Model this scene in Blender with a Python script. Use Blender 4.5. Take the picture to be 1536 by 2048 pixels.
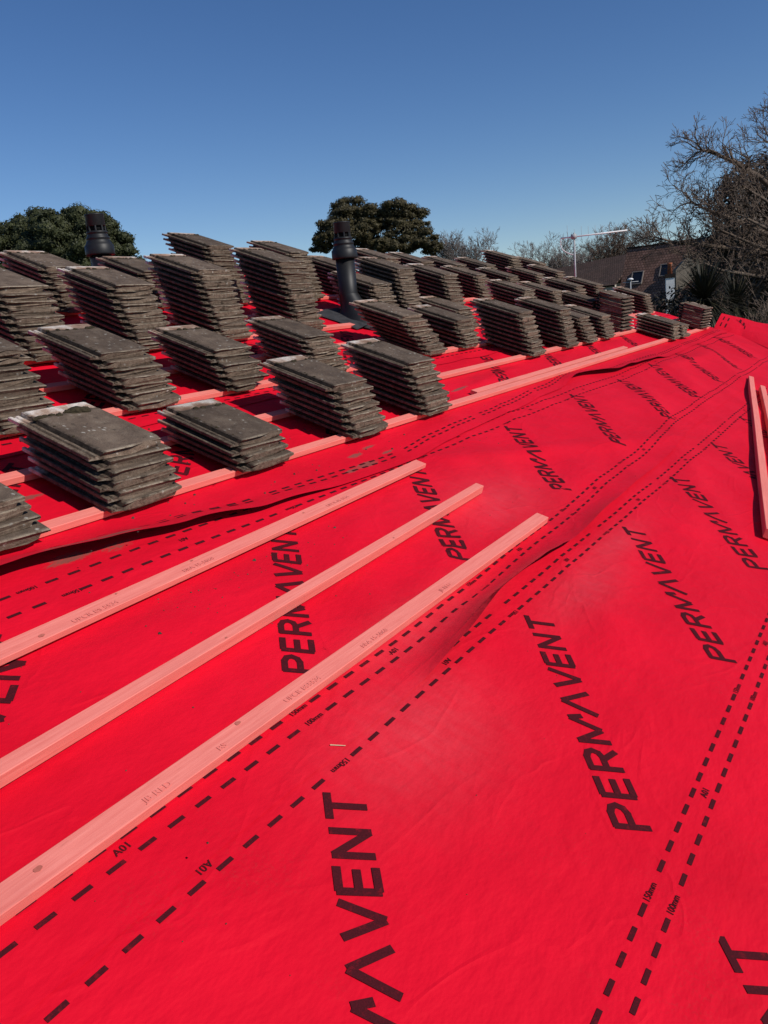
import bpy, bmesh, math, random
import numpy as np
from mathutils import Vector, Matrix, Euler, noise as mnoise

for o in list(bpy.data.objects): bpy.data.objects.remove(o)
SC = bpy.context.scene
COL = SC.collection
R = math.radians

# ---------------------------------------------------------------- camera, sky, sun, exposure
PITCH = R(20.0)
FOOT = Vector((0, 0, 3.2))                 # roof point under the camera
ROOF = Matrix.Translation(FOOT) @ Matrix.Rotation(PITCH, 4, 'X')   # roof frame: x along battens, y up-slope, z off the roof

cam = bpy.data.cameras.new('camera')
cam.sensor_fit = 'VERTICAL'; cam.sensor_height = 24.0; cam.sensor_width = 18.0
cam.lens = 24.0 * 1657 / 2048
cam.clip_start = 0.05; cam.clip_end = 3000
camo = bpy.data.objects.new('camera', cam); COL.objects.link(camo)
right = Vector((0.5262093892891184, -0.8450924108809732, -0.09445896302287807))
up = Vector((0.24508560422402126, 0.04435507401932659, 0.9684862797225815))
fwd = Vector((0.8142706707392323, 0.5327771058145465, -0.23046004055748168))
m = Matrix((right, up, -fwd)).transposed().to_4x4()
m.translation = Vector((0, -0.443018, 4.417181))
camo.matrix_world = m
SC.camera = camo

SUN_DIR = Vector((0.05, -0.925, 0.728)).normalized()      # towards the sun
elev = math.asin(SUN_DIR.z); azim = math.atan2(SUN_DIR.x, SUN_DIR.y)
w = bpy.data.worlds.new('World'); SC.world = w; w.use_nodes = True
nt = w.node_tree; bg = nt.nodes['Background']
sky = nt.nodes.new('ShaderNodeTexSky'); sky.sky_type = 'NISHITA'
sky.sun_disc = False; sky.sun_elevation = elev; sky.sun_rotation = azim
sky.altitude = 1500; sky.air_density = 1.0; sky.dust_density = 0.1; sky.ozone_density = 3.0
hs = nt.nodes.new('ShaderNodeHueSaturation'); hs.inputs['Saturation'].default_value = 1.20; hs.inputs['Hue'].default_value = 0.508
nt.links.new(sky.outputs[0], hs.inputs['Color']); nt.links.new(hs.outputs[0], bg.inputs[0]); bg.inputs[1].default_value = 0.092
sun = bpy.data.lights.new('sun', 'SUN'); sun.energy = 4.0; sun.angle = R(0.53); sun.color = (1.0, 0.95, 0.88)
suno = bpy.data.objects.new('sun', sun); COL.objects.link(suno)
suno.rotation_euler = SUN_DIR.to_track_quat('Z', 'Y').to_euler()
suno.location = (0, -20, 30)
SC.view_settings.view_transform = 'Standard'; SC.view_settings.look = 'None'
SC.view_settings.exposure = 0.0; SC.view_settings.gamma = 1.0
SC.view_settings.use_curve_mapping = False
SC.render.engine = 'CYCLES'
SC.cycles.max_bounces = 6

# ---------------------------------------------------------------- helpers
def mesh_obj(name, verts, faces, mat=None, parent=None, smooth=False, matrix=None):
    me = bpy.data.meshes.new(name)
    me.from_pydata([tuple(v) for v in verts], [], faces); me.update()
    if smooth: me.polygons.foreach_set('use_smooth', [True] * len(me.polygons))
    if mat: me.materials.append(mat)
    o = bpy.data.objects.new(name, me); COL.objects.link(o)
    if parent is not None: o.parent = parent
    if matrix is not None: o.matrix_world = matrix
    return o

def empty(name, matrix):
    o = bpy.data.objects.new(name, None); COL.objects.link(o)
    o.empty_display_size = 0.1; o.matrix_world = matrix
    return o

def tag(o, label=None, cat=None, group=None, kind=None):
    if label: o['label'] = label
    if cat: o['category'] = cat
    if group: o['group'] = group
    if kind: o['kind'] = kind
    return o

class MB:
    def __init__(s): s.v = []; s.f = []
    def add(s, vs, fs):
        b = len(s.v); s.v += [tuple(v) for v in vs]; s.f += [tuple(i + b for i in f) for f in fs]
    def box(s, x0, x1, y0, y1, z0, z1):
        s.add([(x0,y0,z0),(x1,y0,z0),(x1,y1,z0),(x0,y1,z0),(x0,y0,z1),(x1,y0,z1),(x1,y1,z1),(x0,y1,z1)],
              [(3,2,1,0),(4,5,6,7),(0,1,5,4),(1,2,6,5),(2,3,7,6),(3,0,4,7)])
    def tube(s, a, b, ra, rb, n=8, cap=True):
        a = Vector(a); b = Vector(b); d = (b - a)
        if d.length < 1e-6: return
        d.normalize(); u = d.orthogonal().normalized(); v = d.cross(u)
        vs = []
        for p, r in ((a, ra), (b, rb)):
            for i in range(n):
                t = 2 * math.pi * i / n
                vs.append(p + u * (r * math.cos(t)) + v * (r * math.sin(t)))
        fs = [(i, (i + 1) % n, n + (i + 1) % n, n + i) for i in range(n)]
        if cap: fs += [tuple(range(n - 1, -1, -1)), tuple(range(n, 2 * n))]
        s.add(vs, fs)
    def lathe(s, prof, n=32, off=(0, 0, 0)):
        vs = []; fs = []
        for r, z in prof:
            for i in range(n):
                t = 2 * math.pi * i / n
                vs.append((off[0] + r * math.cos(t), off[1] + r * math.sin(t), off[2] + z))
        for j in range(len(prof) - 1):
            for i in range(n):
                fs.append((j*n+i, j*n+(i+1) % n, (j+1)*n+(i+1) % n, (j+1)*n+i))
        s.add(vs, fs)
    def build(s, name, mat, parent=None, smooth=False, matrix=None):
        return mesh_obj(name, s.v, s.f, mat, parent, smooth, matrix)

# ---------------------------------------------------------------- materials
class NT:
    def __init__(s, name, rough=0.8, spec=0.3):
        s.m = bpy.data.materials.new(name); s.m.use_nodes = True
        s.t = s.m.node_tree; s.b = s.t.nodes['Principled BSDF']
        s.b.inputs['Roughness'].default_value = rough
        s.b.inputs['Specular IOR Level'].default_value = spec
    def n(s, kind, **kw):
        nd = s.t.nodes.new(kind)
        for k, v in kw.items(): setattr(nd, k, v)
        return nd
    def l(s, a, b): s.t.links.new(a, b)
    def coord(s, out='Object', scale=(1, 1, 1)):
        tc = s.n('ShaderNodeTexCoord'); mp = s.n('ShaderNodeMapping')
        mp.inputs['Scale'].default_value = scale
        s.l(tc.outputs[out], mp.inputs['Vector']); return mp.outputs['Vector']
    def noise(s, vec, scale, detail=4, rough=0.55):
        nd = s.n('ShaderNodeTexNoise'); nd.inputs['Scale'].default_value = scale
        nd.inputs['Detail'].default_value = detail; nd.inputs['Roughness'].default_value = rough
        if vec is not None: s.l(vec, nd.inputs['Vector'])
        return nd.outputs['Fac']
    def ramp(s, fac, stops):
        r = s.n('ShaderNodeValToRGB'); e = r.color_ramp.elements
        while len(e) < len(stops): e.new(0.5)
        for i, (p, c) in enumerate(stops):
            e[i].position = p
            if not isinstance(c, tuple): c = (c, c, c)
            e[i].color = (*c, 1)
        s.l(fac, r.inputs['Fac']); return r.outputs['Color']
    def mix(s, fac, a, b, mode='MIX'):
        x = s.n('ShaderNodeMix', data_type='RGBA', blend_type=mode)
        for sock, val in ((x.inputs[0], fac), (x.inputs[6], a), (x.inputs[7], b)):
            if isinstance(val, (int, float)): sock.default_value = val
            elif isinstance(val, tuple): sock.default_value = (*val, 1)
            else: s.l(val, sock)
        return x.outputs[2]
    def math(s, op, a, b=0.0, clamp=False):
        x = s.n('ShaderNodeMath', operation=op); x.use_clamp = clamp
        for i, val in enumerate((a, b)):
            if isinstance(val, (int, float)): x.inputs[i].default_value = val
            else: s.l(val, x.inputs[i])
        return x.outputs[0]
    def bump(s, h, strength=0.3, dist=0.01):
        b = s.n('ShaderNodeBump'); b.inputs['Strength'].default_value = strength
        b.inputs['Distance'].default_value = dist
        s.l(h, b.inputs['Height']); s.l(b.outputs[0], s.b.inputs['Normal'])
    def col(s, c):
        if isinstance(c, tuple): s.b.inputs['Base Color'].default_value = (*c, 1)
        else: s.l(c, s.b.inputs['Base Color'])

def mat_membrane():
    k = NT('red_membrane', 0.6, 0.10)
    v = k.coord()
    c = k.ramp(k.noise(v, 1.4, 6, 0.62), [(0.28, (0.60, 0.0026, 0.0165)), (0.72, (0.80, 0.0044, 0.0250))])
    blot = k.noise(v, 7, 6, 0.7)
    c = k.mix(k.ramp(blot, [(0.50, 0.0), (0.74, 0.30)]), c, (0.56, 0.0035, 0.018))
    fine = k.noise(v, 420, 2, 0.6)
    c = k.mix(k.math('MULTIPLY', fine, 0.20), c, (0.50, 0.0025, 0.011))
    # walked-in dust, faint, broken into specks
    dust = k.math('MULTIPLY', k.ramp(k.noise(v, 2.3, 5, 0.7), [(0.52, 0.0), (0.75, 1.0)]), k.ramp(k.noise(v, 130, 4, 0.75), [(0.50, 0.0), (0.72, 1.0)]))
    c = k.mix(k.math('MULTIPLY', dust, 0.42), c, (0.20, 0.045, 0.04))
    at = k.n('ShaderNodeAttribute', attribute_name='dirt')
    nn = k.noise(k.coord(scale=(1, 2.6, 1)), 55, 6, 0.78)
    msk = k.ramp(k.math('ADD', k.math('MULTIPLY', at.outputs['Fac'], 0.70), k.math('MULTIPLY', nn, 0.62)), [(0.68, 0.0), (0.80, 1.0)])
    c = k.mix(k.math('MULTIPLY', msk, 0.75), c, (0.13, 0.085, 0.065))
    sc = k.n('ShaderNodeAttribute', attribute_name='scuff')
    sm = k.math('MULTIPLY', k.noise(k.coord(scale=(3, 1, 1)), 9, 6, 0.7), sc.outputs['Fac'])
    c = k.mix(k.math('MULTIPLY', sm, 0.55), c, (0.66, 0.09, 0.11))
    gm = k.n('ShaderNodeNewGeometry')
    c = k.mix(gm.outputs['Backfacing'], c, (0.06, 0.05, 0.05))
    k.col(c)
    # small creases pressed into the cloth
    dn = k.n('ShaderNodeTexNoise'); dn.inputs['Scale'].default_value = 1.9; dn.inputs['Detail'].default_value = 3; dn.inputs['Distortion'].default_value = 0.9
    k.l(k.coord(scale=(0.8, 1.5, 1)), dn.inputs['Vector'])
    r1 = k.math('ABSOLUTE', k.math('SUBTRACT', dn.outputs['Fac'], 0.5))
    crease = k.ramp(r1, [(0.0, 1.0), (0.035, 0.0)])
    soft = k.noise(k.coord(scale=(1, 1.7, 1)), 5.5, 4, 0.6)
    b = k.math('ADD', k.math('MULTIPLY', crease, 0.22), k.math('MULTIPLY', soft, 1.9))
    b = k.math('ADD', b, k.math('MULTIPLY', k.noise(v, 24, 4, 0.6), 0.22))
    b = k.math('ADD', b, k.math('MULTIPLY', fine, 0.035))
    k.bump(b, 0.45, 0.011)
    k.b.inputs['Sheen Weight'].default_value = 0.20
    k.b.inputs['Sheen Roughness'].default_value = 0.45
    k.b.inputs['Sheen Tint'].default_value = (1, 0.07, 0.11, 1)
    return k.m

def mat_print():
    k = NT('print_ink', 0.75, 0.06)
    n = k.noise(k.coord(), 300, 3, 0.7)
    wr = k.noise(k.coord(), 38, 5, 0.75)
    c = k.ramp(n, [(0.35, (0.050, 0.0065, 0.010)), (0.75, (0.090, 0.0085, 0.014))])
    k.col(k.mix(k.ramp(wr, [(0.56, 0.0), (0.74, 0.55)]), c, (0.34, 0.006, 0.016)))
    return k.m

def mat_wood(name, a, b, stain=(0.5, 0.12, 0.1)):
    k = NT(name, 0.65, 0.25)
    v = k.coord(scale=(1.6, 46, 46))
    g = k.noise(v, 3.0, 7, 0.75)
    c = k.ramp(g, [(0.3, a), (0.7, b)])
    d = k.noise(k.coord(scale=(1.2, 5, 5)), 2.2, 3)
    c = k.mix(k.ramp(d, [(0.5, 0.0), (0.8, 0.3)]), c, stain)
    sp = k.noise(k.coord(scale=(6, 60, 60)), 4.0, 3, 0.6)
    c = k.mix(k.ramp(sp, [(0.64, 0.0), (0.74, 0.45)]), c, (0.42, 0.11, 0.085))
    k.col(c); k.bump(g, 0.4, 0.0015)
    return k.m

def mat_tile():
    k = NT('weathered_tile', 0.92, 0.15)
    tc = k.n('ShaderNodeTexCoord'); oi = k.n('ShaderNodeObjectInfo')
    tl = k.n('ShaderNodeAttribute', attribute_name='tile_pos'); TC = tl.outputs['Vector']
    add = k.n('ShaderNodeVectorMath', operation='ADD')
    cmb = k.n('ShaderNodeCombineXYZ'); r10 = k.math('MULTIPLY', oi.outputs['Random'], 37.0)
    for i in range(3): k.l(r10, cmb.inputs[i])
    k.l(TC, add.inputs[0]); k.l(cmb.outputs[0], add.inputs[1])
    v = add.outputs[0]
    sep = k.n('ShaderNodeSeparateXYZ'); k.l(TC, sep.inputs[0])
    X, Y, Z = sep.outputs
    big = k.noise(v, 9, 5, 0.65)
    mid = k.noise(v, 45, 5, 0.7)
    grit = k.noise(v, 330, 2, 0.7)
    top = k.ramp(big, [(0.3, (0.086, 0.060, 0.044)), (0.52, (0.138, 0.098, 0.072)), (0.75, (0.225, 0.168, 0.122))])
    nose = k.ramp(mid, [(0.28, (0.084, 0.055, 0.038)), (0.5, (0.185, 0.132, 0.094)), (0.75, (0.30, 0.228, 0.165))])
    nose = k.mix(k.math('MULTIPLY', k.ramp(Z, [(0.0290, 0.0), (0.0320, 1.0)]), k.ramp(mid, [(0.35, 0.1), (0.55, 0.9)])), nose, (0.42, 0.35, 0.26))
    nose = k.mix(k.ramp(k.noise(v, 16, 3), [(0.62, 0.0), (0.70, 0.85)]), nose, (0.045, 0.032, 0.020))
    nz = k.ramp(k.math('ADD', Y, k.math('MULTIPLY', k.math('SUBTRACT', mid, 0.5), 0.01)), [(0.000, 1.0), (0.012, 0.0)])
    top = k.mix(k.ramp(k.noise(v, 28, 6, 0.75), [(0.56, 0.0), (0.68, 0.7)]), top, (0.045, 0.034, 0.025))
    top = k.mix(k.ramp(k.noise(v, 19, 6, 0.8), [(0.54, 0.0), (0.68, 0.55)]), top, (0.235, 0.190, 0.145))
    c = k.mix(nz, top, nose)
    # pale lichen flecks
    vo = k.n('ShaderNodeTexVoronoi'); vo.inputs['Scale'].default_value = 30; vo.inputs['Randomness'].default_value = 1
    k.l(v, vo.inputs['Vector'])
    dist = k.math('ADD', vo.outputs['Distance'], k.math('MULTIPLY', k.math('SUBTRACT', k.noise(v, 120, 4, 0.7), 0.5), 0.75))
    fl = k.ramp(dist, [(0.06, 1.0), (0.22, 0.0)])
    patch = k.ramp(k.noise(v, 13, 3), [(0.46, 0.0), (0.58, 1.0)])
    c = k.mix(k.math('MULTIPLY', fl, patch), c, (0.46, 0.43, 0.37))
    # brown interlock channel on the side
    side = k.ramp(k.math('SUBTRACT', 0.052, X), [(0.0, 0.0), (0.004, 1.0)])
    chan = k.ramp(mid, [(0.3, (0.060, 0.042, 0.030)), (0.52, (0.145, 0.105, 0.075)), (0.75, (0.27, 0.225, 0.175))])
    c = k.mix(side, c, chan)
    # clean head lap, never weathered
    hy = k.math('ADD', Y, k.math('MULTIPLY', k.math('SUBTRACT', k.noise(v, 30, 4, 0.7), 0.5), 0.05))
    head = k.ramp(hy, [(0.343, 0.0), (0.352, 1.0)])
    hc = k.ramp(k.math('ADD', big, k.math('MULTIPLY', k.math('SUBTRACT', Y, 0.375), 3.0)), [(0.36, (0.24, 0.135, 0.090)), (0.52, (0.42, 0.29, 0.215)), (0.64, (0.70, 0.62, 0.55))])
    c = k.mix(head, c, hc)
    # old dirt rim beside the head lap and the channel
    rim = k.ramp(hy, [(0.318, 0.0), (0.334, 0.8), (0.346, 0.0)])
    rim2 = k.math('MULTIPLY', k.ramp(X, [(0.056, 1.0), (0.072, 0.0)]), k.ramp(mid, [(0.4, 0.2), (0.6, 1.0)]))
    rm = k.math('MULTIPLY', k.math('MAXIMUM', rim, rim2), k.ramp(X, [(0.040, 0.0), (0.044, 1.0)]))
    c = k.mix(rm, c, (0.042, 0.030, 0.022))
    br = k.math('ADD', 0.80, k.math('MULTIPLY', oi.outputs['Random'], 0.40))
    cc = k.n('ShaderNodeCombineXYZ')
    for i in range(3): k.l(br, cc.inputs[i])
    c = k.mix(1.0, c, cc.outputs[0], 'MULTIPLY')
    c = k.mix(k.ramp(grit, [(0.4, 0.35), (0.6, 0.0)]), c, (0.03, 0.025, 0.02))
    k.col(c)
    h = k.math('ADD', k.math('MULTIPLY', grit, 0.5), k.math('MULTIPLY', mid, 0.9))
    k.bump(h, 1.0, 0.006)
    return k.m

def mat_noise(name, a, b, scale=8, rough=0.9, bump=0.3, dist=0.01, spec=0.2):
    k = NT(name, rough, spec)
    n = k.noise(k.coord(), scale, 5, 0.65)
    k.col(k.ramp(n, [(0.3, a), (0.7, b)]))
    if bump: k.bump(n, bump, dist)
    return k.m

def mat_leaf(name, a, b, rough=0.6):
    k = NT(name, rough, 0.25)
    g = k.n('ShaderNodeNewGeometry')
    k.col(k.ramp(g.outputs['Random Per Island'], [(0.0, a), (1.0, b)]))
    return k.m

M_RED = mat_membrane(); M_INK = mat_print()
M_WOOD = mat_wood('pink_batten', (0.70, 0.155, 0.125), (0.86, 0.26, 0.21))
M_STAMP = mat_noise('faded_stamp', (0.66, 0.155, 0.128), (0.80, 0.225, 0.188), 110, bump=0)
M_KNOT = mat_noise('knot_wood', (0.38, 0.10, 0.075), (0.55, 0.15, 0.115), 90, bump=0)
M_TILE = mat_tile()
M_MOSS = mat_noise('moss', (0.022, 0.017, 0.010), (0.065, 0.050, 0.028), 90, 1.0, 0.9, 0.01)
M_CRUMB = mat_noise('mortar_crumb', (0.03, 0.02, 0.015), (0.10, 0.07, 0.055), 60)
M_PLASTIC = mat_noise('black_plastic', (0.008, 0.008, 0.009), (0.014, 0.014, 0.015), 20, 0.5, 0.05, 0.002, 0.35)
M_SLOT = mat_noise('slot_black', (0.004, 0.004, 0.004), (0.006, 0.006, 0.006), 5, 0.9, 0)
M_LEAD = mat_noise('lead_sheet', (0.022, 0.022, 0.024), (0.055, 0.055, 0.058), 14, 0.7, 0.2, 0.004, 0.2)
M_ALU = mat_noise('aerial_metal', (0.30, 0.31, 0.32), (0.42, 0.43, 0.44), 30, 0.5, 0.0, spec=0.4)
M_CABLE = mat_noise('white_cable', (0.7, 0.7, 0.7), (0.8, 0.8, 0.8), 30, 0.5, 0.0)
M_BARK = mat_noise('bark', (0.070, 0.050, 0.037), (0.17, 0.130, 0.10), 6, 0.95, 0.5, 0.03)
M_TWIG = mat_noise('twig', (0.085, 0.058, 0.043), (0.19, 0.140, 0.108), 3, 0.95, 0)
M_TWIG_PALE = mat_noise('pale_twig', (0.13, 0.11, 0.10), (0.20, 0.175, 0.16), 2, 0.95, 0)
M_PINE = mat_leaf('pine_needles', (0.034, 0.029, 0.011), (0.070, 0.056, 0.022))
M_OAK = mat_leaf('evergreen_leaves', (0.024, 0.029, 0.010), (0.055, 0.060, 0.023))
M_IVY = mat_leaf('ivy_leaves', (0.030, 0.021, 0.014), (0.085, 0.060, 0.040))
M_HEDGE = mat_leaf('dark_hedge_leaves', (0.012, 0.010, 0.007), (0.045, 0.036, 0.022))
M_SPIKE = mat_leaf('sword_leaves', (0.010, 0.010, 0.006), (0.055, 0.050, 0.028))
M_GROUND = mat_noise('garden_soil', (0.035, 0.045, 0.018), (0.08, 0.085, 0.04), 0.6, 1.0, 0.3, 0.05)
M_WALL = mat_noise('cream_render', (0.48, 0.44, 0.37), (0.58, 0.54, 0.46), 3, 0.9, 0.2, 0.01)
M_WHITE = mat_noise('white_render', (0.66, 0.65, 0.62), (0.78, 0.77, 0.74), 4, 0.85, 0.2, 0.01)
M_DECK = mat_noise('roof_timber', (0.20, 0.13, 0.07), (0.32, 0.22, 0.13), 4)
M_TERRA = mat_noise('terracotta', (0.30, 0.085, 0.04), (0.42, 0.14, 0.07), 9)
M_STONE = mat_noise('beige_stone', (0.15, 0.12, 0.09), (0.26, 0.22, 0.17), 3)
M_GLASS = NT('dark_glass', 0.08, 0.6); M_GLASS.col((0.012, 0.013, 0.016)); M_GLASS = M_GLASS.m
M_GREYFR = mat_noise('grey_frame', (0.18, 0.15, 0.13), (0.26, 0.22, 0.19), 9, 0.6, 0)
M_CARD = mat_noise('pale_wood', (0.55, 0.40, 0.24), (0.70, 0.54, 0.34), 50, 0.8, 0)

def mat_far_roof(name, a, b):
    k = NT(name, 0.9, 0.15)
    tc = k.n('ShaderNodeTexCoord')
    br = k.n('ShaderNodeTexBrick'); br.offset = 0.5
    br.inputs['Scale'].default_value = 1.0; br.inputs['Brick Width'].default_value = 0.21
    br.inputs['Row Height'].default_value = 0.20; br.inputs['Mortar Size'].default_value = 0.018
    br.inputs['Mortar Smooth'].default_value = 0.4
    br.inputs['Color1'].default_value = (*a, 1); br.inputs['Color2'].default_value = (*b, 1)
    br.inputs['Mortar'].default_value = (a[0]*0.3, a[1]*0.3, a[2]*0.3, 1)
    k.l(tc.outputs['UV'], br.inputs['Vector'])
    n = k.noise(k.coord(), 1.3, 5, 0.6)
    k.col(k.mix(k.ramp(n, [(0.4, 0.0), (0.75, 0.6)]), br.outputs['Color'], (0.05, 0.04, 0.03)))
    k.bump(k.math('SUBTRACT', 1.0, br.outputs['Fac']), 0.8, 0.03)
    return k.m
M_FARROOF = mat_far_roof('brown_roof', (0.20, 0.105, 0.075), (0.28, 0.152, 0.112))
M_FARROOF2 = mat_far_roof('dark_roof', (0.095, 0.060, 0.048), (0.125, 0.080, 0.064))

def roof_panel(name, quad, mat, parent, nu=1, nv=1):
    """A roof slope with UVs in metres and a thickness."""
    a, b, c, d = [Vector(p) for p in quad]          # a,b along the eave, c,d along the ridge
    n = (b - a).cross(d - a).normalized() * 0.12
    vs = [a, b, c, d, a - n, b - n, c - n, d - n]
    fs = [(0,1,2,3), (7,6,5,4), (0,4,5,1), (1,5,6,2), (2,6,7,3), (3,7,4,0)]
    o = mesh_obj(name, vs, fs, mat, parent)
    uv = o.data.uv_layers.new(name='UVMap')
    ex = (b - a).normalized(); ey = (n.cross(ex)).normalized()
    for p in o.data.polygons:
        for li in p.loop_indices:
            co = Vector(o.data.vertices[o.data.loops[li].vertex_index].co) - a
            uv.data[li].uv = (co.dot(ex), co.dot(ey))
    return o

# ---------------------------------------------------------------- ground and the house under the roof
g = mesh_obj('ground', [(-1500,-1500,0),(1500,-1500,0),(1500,1500,0),(-1500,1500,0)], [(0,1,2,3)], M_GROUND)
tag(g, kind='structure')

X0, X1, YE, YR = -2.6, 11.62, -1.75, 4.95        # roof extent in the roof frame
def rp(x, y, z=0.0): return ROOF @ Vector((x, y, z))
house = empty('bungalow', Matrix.Translation((4.5, 1.5, 0)))
tag(house, 'single storey house being reroofed, its slope covered in red membrane', 'house')
def hpart(name, mb, mat):
    return mb.build(name, mat, house, matrix=Matrix.Identity(4))
ye = rp(0, YE).y; ze = rp(0, YE).z; yr = rp(0, YR).y; zr = rp(0, YR).z
yb = 2 * yr - ye
b = MB(); b.box(X0+0.25, X1-0.2, ye+0.35, ye+0.6, 0, ze-0.06); hpart('wall', b, M_WALL)
b = MB(); b.box(X0+0.25, X1-0.2, yb-0.6, yb-0.35, 0, ze-0.06); hpart('wall', b, M_WALL)
for xa in (X0+0.252, X1-0.452):
    b = MB(); p = [(ye+0.602, 0), (yb-0.602, 0), (yb-0.602, ze-0.1), (yr, zr-0.22), (ye+0.602, ze-0.1)]
    vs = [(xa, y, z) for y, z in p] + [(xa+0.25, y, z) for y, z in p]
    b.add(vs, [(0,1,2,3,4), (9,8,7,6,5)] + [(i, (i+1) % 5 + 0, (i+1) % 5 + 5, i + 5) for i in range(5)])
    hpart('wall', b, M_WALL)
b = MB()
vs = [rp(X0, YE, -0.05), rp(X1, YE, -0.05), rp(X1, YR, -0.05), rp(X0, YR, -0.05), rp(X0, YE, -0.09), rp(X1, YE, -0.09), rp(X1, YR, -0.09), rp(X0, YR, -0.09)]
b.add(vs, [(0,1,2,3), (7,6,5,4), (0,4,5,1), (1,5,6,2), (2,6,7,3), (3,7,4,0)]); hpart('roof_deck', b, M_DECK)
q = [Vector((X1, yb, ze - 0.02)), Vector((X0, yb, ze - 0.02)), Vector((X0, yr + 0.03, zr - 0.02)), Vector((X1, yr + 0.03, zr - 0.02))]
fr = roof_panel('rear_roof', q, M_FARROOF2, house); fr.matrix_world = Matrix.Identity(4)
b = MB(); b.box(X0, X1, ye - 0.03, ye, ze - 0.2, ze - 0.03); hpart('fascia', b, M_WHITE)

# ---------------------------------------------------------------- membrane sheets
def sstep(a, b, x):
    t = min(1.0, max(0.0, (x - a) / (b - a))); return t * t * (3 - 2 * t)
def interp(pts, x):
    if x <= pts[0][0]: return pts[0][1]
    for (xa, ya), (xb, yb_) in zip(pts, pts[1:]):
        if x <= xb:
            t = (x - xa) / (xb - xa); t = t * t * (3 - 2 * t)
            return ya + (yb_ - ya) * t
    return pts[-1][1]

GAUGE = 0.3575
ROWS = [1.905 + GAUGE * i for i in range(9)]             # nailed batten rows: front edge
LOOSE = [((0.05, 0.868), (3.17, 0.908)), ((0.1, 1.10), (3.20, 1.226)), ((0.1, 1.425), (3.21, 1.535))]   # axes of the three loose battens

def press(x, y):
    """1 where the cloth is free, 0 where a batten holds it down."""
    f = 1.0
    for r in ROWS:
        f = min(f, sstep(0.03, 0.15, abs(y - r - 0.025)))
    for (xa, ya), (xb, yb_) in LOOSE:
        if x < xb + 0.05:
            yc = ya + (yb_ - ya) * (x - xa) / (xb - xa)
            f = min(f, sstep(0.03, 0.14, abs(y - yc)))
        else:
            d = math.hypot(x - xb - 0.05, y - yb_)
            f = min(f, sstep(0.03, 0.2, d))
    return f

def nz(x, y, z=0.0): return mnoise.noise(Vector((x, y, z)))
CREASES = [  # (x0,y0,x1,y1, height, width)
    (3.32, 1.56, 4.35, 1.20, 0.016, 0.10), (4.35, 1.20, 5.35, 0.86, 0.013, 0.12),
    (2.06, 0.78, 2.55, 1.02, 0.010, 0.07), (2.0, 1.05, 2.5, 1.42, 0.010, 0.10), (2.25, 0.98, 3.1, 1.12, 0.009, 0.08),
    (3.3, 0.95, 4.3, 1.05, 0.012, 0.12), (5.5, 0.95, 6.6, 1.5, 0.016, 0.16), (6.6, 1.0, 7.9, 1.5, 0.016, 0.18),
    (8.0, 0.9, 9.6, 1.6, 0.02, 0.2), (7.5, 1.55, 9.2, 1.45, 0.02, 0.14), (2.3, 0.35, 3.4, 0.62, 0.010, 0.12),
    (1.6, 0.62, 2.3, 0.72, 0.006, 0.10), (3.6, 0.4, 5.0, 0.7, 0.010, 0.14), (9.6, 1.0, 10.8, 1.7, 0.022, 0.18),
    (3.4, 2.02, 4.6, 2.18, 0.008, 0.06), (4.6, 2.05, 5.8, 2.2, 0.010, 0.06)]
def H(x, y):
    f = press(x, y)
    h = 0.016 * nz(x * 0.85 + 3.1, y * 1.5, 0.3) + 0.007 * nz(x * 2.1, y * 2.6 + 7, 1.7)
    # loose diagonal drapes
    u = x * 0.82 + y * 0.57; v = -x * 0.57 + y * 0.82
    d = 1 - abs(nz(u * 0.5 + 5, v * 2.2, 4.2)) * 2.2
    h += 0.010 * max(0.0, d) ** 2 * sstep(1.5, 3.5, x)
    for xa, ya, xb, yb_, hh, ww in CREASES:
        dx, dy = xb - xa, yb_ - ya; L2 = dx * dx + dy * dy
        t = ((x - xa) * dx + (y - ya) * dy) / L2
        if t < -0.2 or t > 1.2: continue
        s = ((x - xa) * dy - (y - ya) * dx) / math.sqrt(L2) + 0.02 * nz(t * 3, xa)
        e = sstep(-0.2, 0.25, t) * (1 - sstep(0.75, 1.2, t))
        h += hh * e * math.exp(-(s / ww) ** 2 * 2) * (1.25 if s > 0 else 1.0)
    return min(h * f, 0.05 * f) - 0.0005 + 0.003 * (f - 1) * 0

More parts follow.
